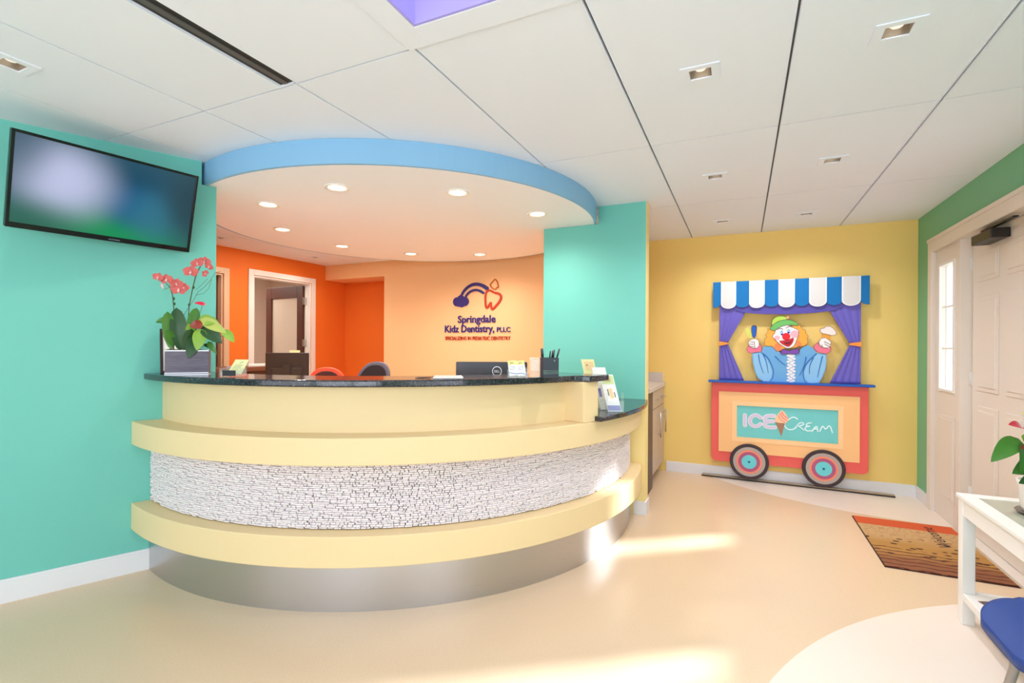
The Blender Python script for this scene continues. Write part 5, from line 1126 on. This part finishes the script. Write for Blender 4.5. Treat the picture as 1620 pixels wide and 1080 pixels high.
# ------------------------------------------------------------------ blue chair beside the table
cr_ = thing('waiting_chair', 'blue waiting room chair with grey tubular legs in front of the white table', 'chair', (0.962,2.045,0))
M_CB = mat('chair_blue', (22,62,136), rough=0.5, spec=0.4)
# local x: from seat front (-) to back (+); local y across
def surf(xs_, y0, y1, zf, th, rnd, n=26):
    vs = []; fs = []; m = len(xs_)
    for i, x in enumerate(xs_):
        hw_ = rnd(x)
        for k in range(n+1):
            s = (k/n-0.5)*2; y = s*hw_
            vs.append((x, y, zf(x, s)))
    o = len(vs)
    for i in range(m-1):
        for k in range(n): fs.append((i*(n+1)+k,(i+1)*(n+1)+k,(i+1)*(n+1)+k+1,i*(n+1)+k+1))
    vs += [(v[0],v[1],v[2]-th) for v in vs[:o]]
    for i in range(m-1):
        for k in range(n): fs.append((o+i*(n+1)+k,o+i*(n+1)+k+1,o+(i+1)*(n+1)+k+1,o+(i+1)*(n+1)+k))
        fs += [(i*(n+1),o+i*(n+1),o+(i+1)*(n+1),(i+1)*(n+1)),(i*(n+1)+n,(i+1)*(n+1)+n,o+(i+1)*(n+1)+n,o+i*(n+1)+n)]
    for k in range(n): fs += [(k,k+1,o+k+1,o+k),((m-1)*(n+1)+k,o+(m-1)*(n+1)+k,o+(m-1)*(n+1)+k+1,(m-1)*(n+1)+k+1)]
    return vs, fs
xs_ = [-0.235+0.44*(1-math.cos(PI*i/44))/2 for i in range(45)]
def rnd(x):
    u = (x+0.235)/0.16
    return 0.245 if u >= 1 else 0.10+0.145*math.sqrt(max(0,1-(1-u)**2))
v, f = surf(xs_, 0, 0, lambda x, s: 0.452-0.035*max(0,(-0.10-x)/0.13)**2+0.010*s*s*(1 if x > -0.1 else 0.3)-0.006*math.cos(PI*x/0.45), 0.035, rnd)
obj('seat', MB().add(v, f, 0, True), M_CB, cr_)
bk_ = MB(); vs = []; fs = []
for i in range(13):
    z = 0.53+0.34*i/12; x = 0.215+0.09*i/12
    for k in range(15):
        s = (k/14-0.5)*2; hw_ = 0.225*math.sqrt(max(0.05,1-((i/12-0.5)*1.55)**4))
        vs.append((x+0.03*(1-s*s), s*hw_, z))
o_ = len(vs); vs += [(a+0.03, b, c) for a, b, c in vs]
for i in range(12):
    for k in range(14): fs += [(i*15+k,i*15+k+1,(i+1)*15+k+1,(i+1)*15+k),(o_+i*15+k,o_+(i+1)*15+k,o_+(i+1)*15+k+1,o_+i*15+k+1)]
    fs += [(i*15,(i+1)*15,o_+(i+1)*15,o_+i*15),(i*15+14,o_+i*15+14,o_+(i+1)*15+14,(i+1)*15+14)]
for k in range(14): fs += [(k,o_+k,o_+k+1,k+1),(180+k,181+k,o_+181+k,o_+180+k)]
obj('backrest', bk_.add(vs, fs, 0, True), M_CB, cr_)
for s in (-1, 1):
    yy = 0.0 if s == 1 else -0.20
    if s == 1: path = [(-0.10,0.03,0.405),(-0.185,0.0,0.405),(-0.205,-0.035,0.392),(-0.207,-0.035,0.345),(-0.215,-0.010,0.26),(-0.228,0.02,0.14),(-0.235,0.03,0.013)]
    else: path = [(-0.10,-0.19,0.405),(-0.180,-0.20,0.405),(-0.195,-0.205,0.392),(-0.200,-0.208,0.345),(-0.21,-0.21,0.26),(-0.225,-0.215,0.14),(-0.235,-0.215,0.013)]
    obj('front_leg', MB().tube(path, 0.0125, 12), M_TUBE, cr_)
    obj('back_leg', MB().tube([(0.14,s*0.19,0.41),(0.20,s*0.20,0.40),(0.24,s*0.21,0.2),(0.26,s*0.22,0.013)], 0.0125, 12), M_TUBE, cr_)
    obj('back_upright', MB().tube([(0.13,s*0.17,0.41),(0.235,s*0.17,0.46),(0.30,s*0.17,0.6),(0.325,s*0.16,0.7)], 0.011, 10), M_TUBE, cr_)

# ------------------------------------------------------------------ light
def area(name, loc, rot, sx, sy, power, color=(1,1,1), spread=None):
    l = bpy.data.lights.new(name, 'AREA'); l.shape = 'RECTANGLE'; l.size = sx; l.size_y = sy; l.energy = power; l.color = color
    if spread: l.spread = spread
    o = bpy.data.objects.new(name, l); COL.objects.link(o); o.location = loc; o.rotation_euler = rot; return o
for n, (a, b) in enumerate([(-4.6,-2.0),(-1.9,-0.35),(-0.25,1.0)]):
    area('window_daylight', ((a+b)/2, BY-0.14, 1.42), (RD(112),0,0), b-a-0.1, 1.66, (12,32,50)[n]*(b-a), (0.91,0.93,1.10))
area('window_daylight', (1.54,-1.0,1.45), (0,RD(66),0), 1.4, 3.1, 52, (0.91,0.93,1.10))
s = bpy.data.lights.new('sun', 'SUN'); s.energy = 18.0; s.angle = RD(3.5); s.color = (0.84,0.92,1.0)
so_ = bpy.data.objects.new('sun', s); COL.objects.link(so_)
dv = Vector((-0.805,-0.593,-0.54)).normalized(); so_.rotation_euler = dv.to_track_quat('-Z','Y').to_euler(); so_.location = (4,7,4)
# ceiling fixtures' light
for x, y in DL:
    l = bpy.data.lights.new('downlight', 'SPOT'); l.energy = 42 if x > -1 else (14 if y < 2 else 24); l.spot_size = RD(150); l.spot_blend = 1.0; l.shadow_soft_size = 0.04; l.color = (0.97,0.97,1.04) if x > -1 else (1.0,0.9,0.78)
    o = bpy.data.objects.new('downlight', l); COL.objects.link(o); o.location = (x,y,H-0.012)
for x, y, _ in RL:
    l = bpy.data.lights.new('soffit_lamp', 'SPOT'); l.energy = 60; l.spot_size = RD(165); l.spot_blend = 1.0; l.shadow_soft_size = 0.05; l.color = (1.0,0.96,0.90)
    o = bpy.data.objects.new('soffit_lamp', l); COL.objects.link(o); o.location = (x,y,2.285)
area('hall_fill_light', (-6.6,4.4,H-0.02), (0,0,0), 0.6, 1.2, 34, (1.0,0.93,0.84))  # added unseen lamp that brightens the hall past the open door
area('office_fill_light', (-4.7,4.2,H-0.02), (0,0,0), 0.3, 0.6, 14, (1.0,0.92,0.82))  # added fill without a fixture, brightens the reception behind the soffit
w = bpy.data.worlds.new('world'); SC.world = w; w.use_nodes = True
w.node_tree.nodes['Background'].inputs[0].default_value = (0.86,0.94,1.0,1); w.node_tree.nodes['Background'].inputs[1].default_value = 2.5

# ------------------------------------------------------------------ camera
cam = bpy.data.cameras.new('camera'); co = bpy.data.objects.new('camera', cam); COL.objects.link(co)
cam.sensor_width = 36; cam.lens = 786/1620*36; cam.shift_y = 6/1620; cam.clip_start = 0.05
co.matrix_world = Matrix.Translation((0,0,1.314)) @ Matrix.Rotation(RD(24.85),4,'Z') @ Matrix.Rotation(RD(90),4,'X') @ Matrix.Rotation(RD(0.31),4,'Z')
SC.camera = co
SC.view_settings.view_transform = 'Standard'; SC.view_settings.look = 'None'; SC.view_settings.gamma = 1; SC.view_settings.use_curve_mapping = False
SC.view_settings.exposure = -0.29
SC.cycles.max_bounces = 10; SC.cycles.diffuse_bounces = 6; SC.cycles.use_denoising = True
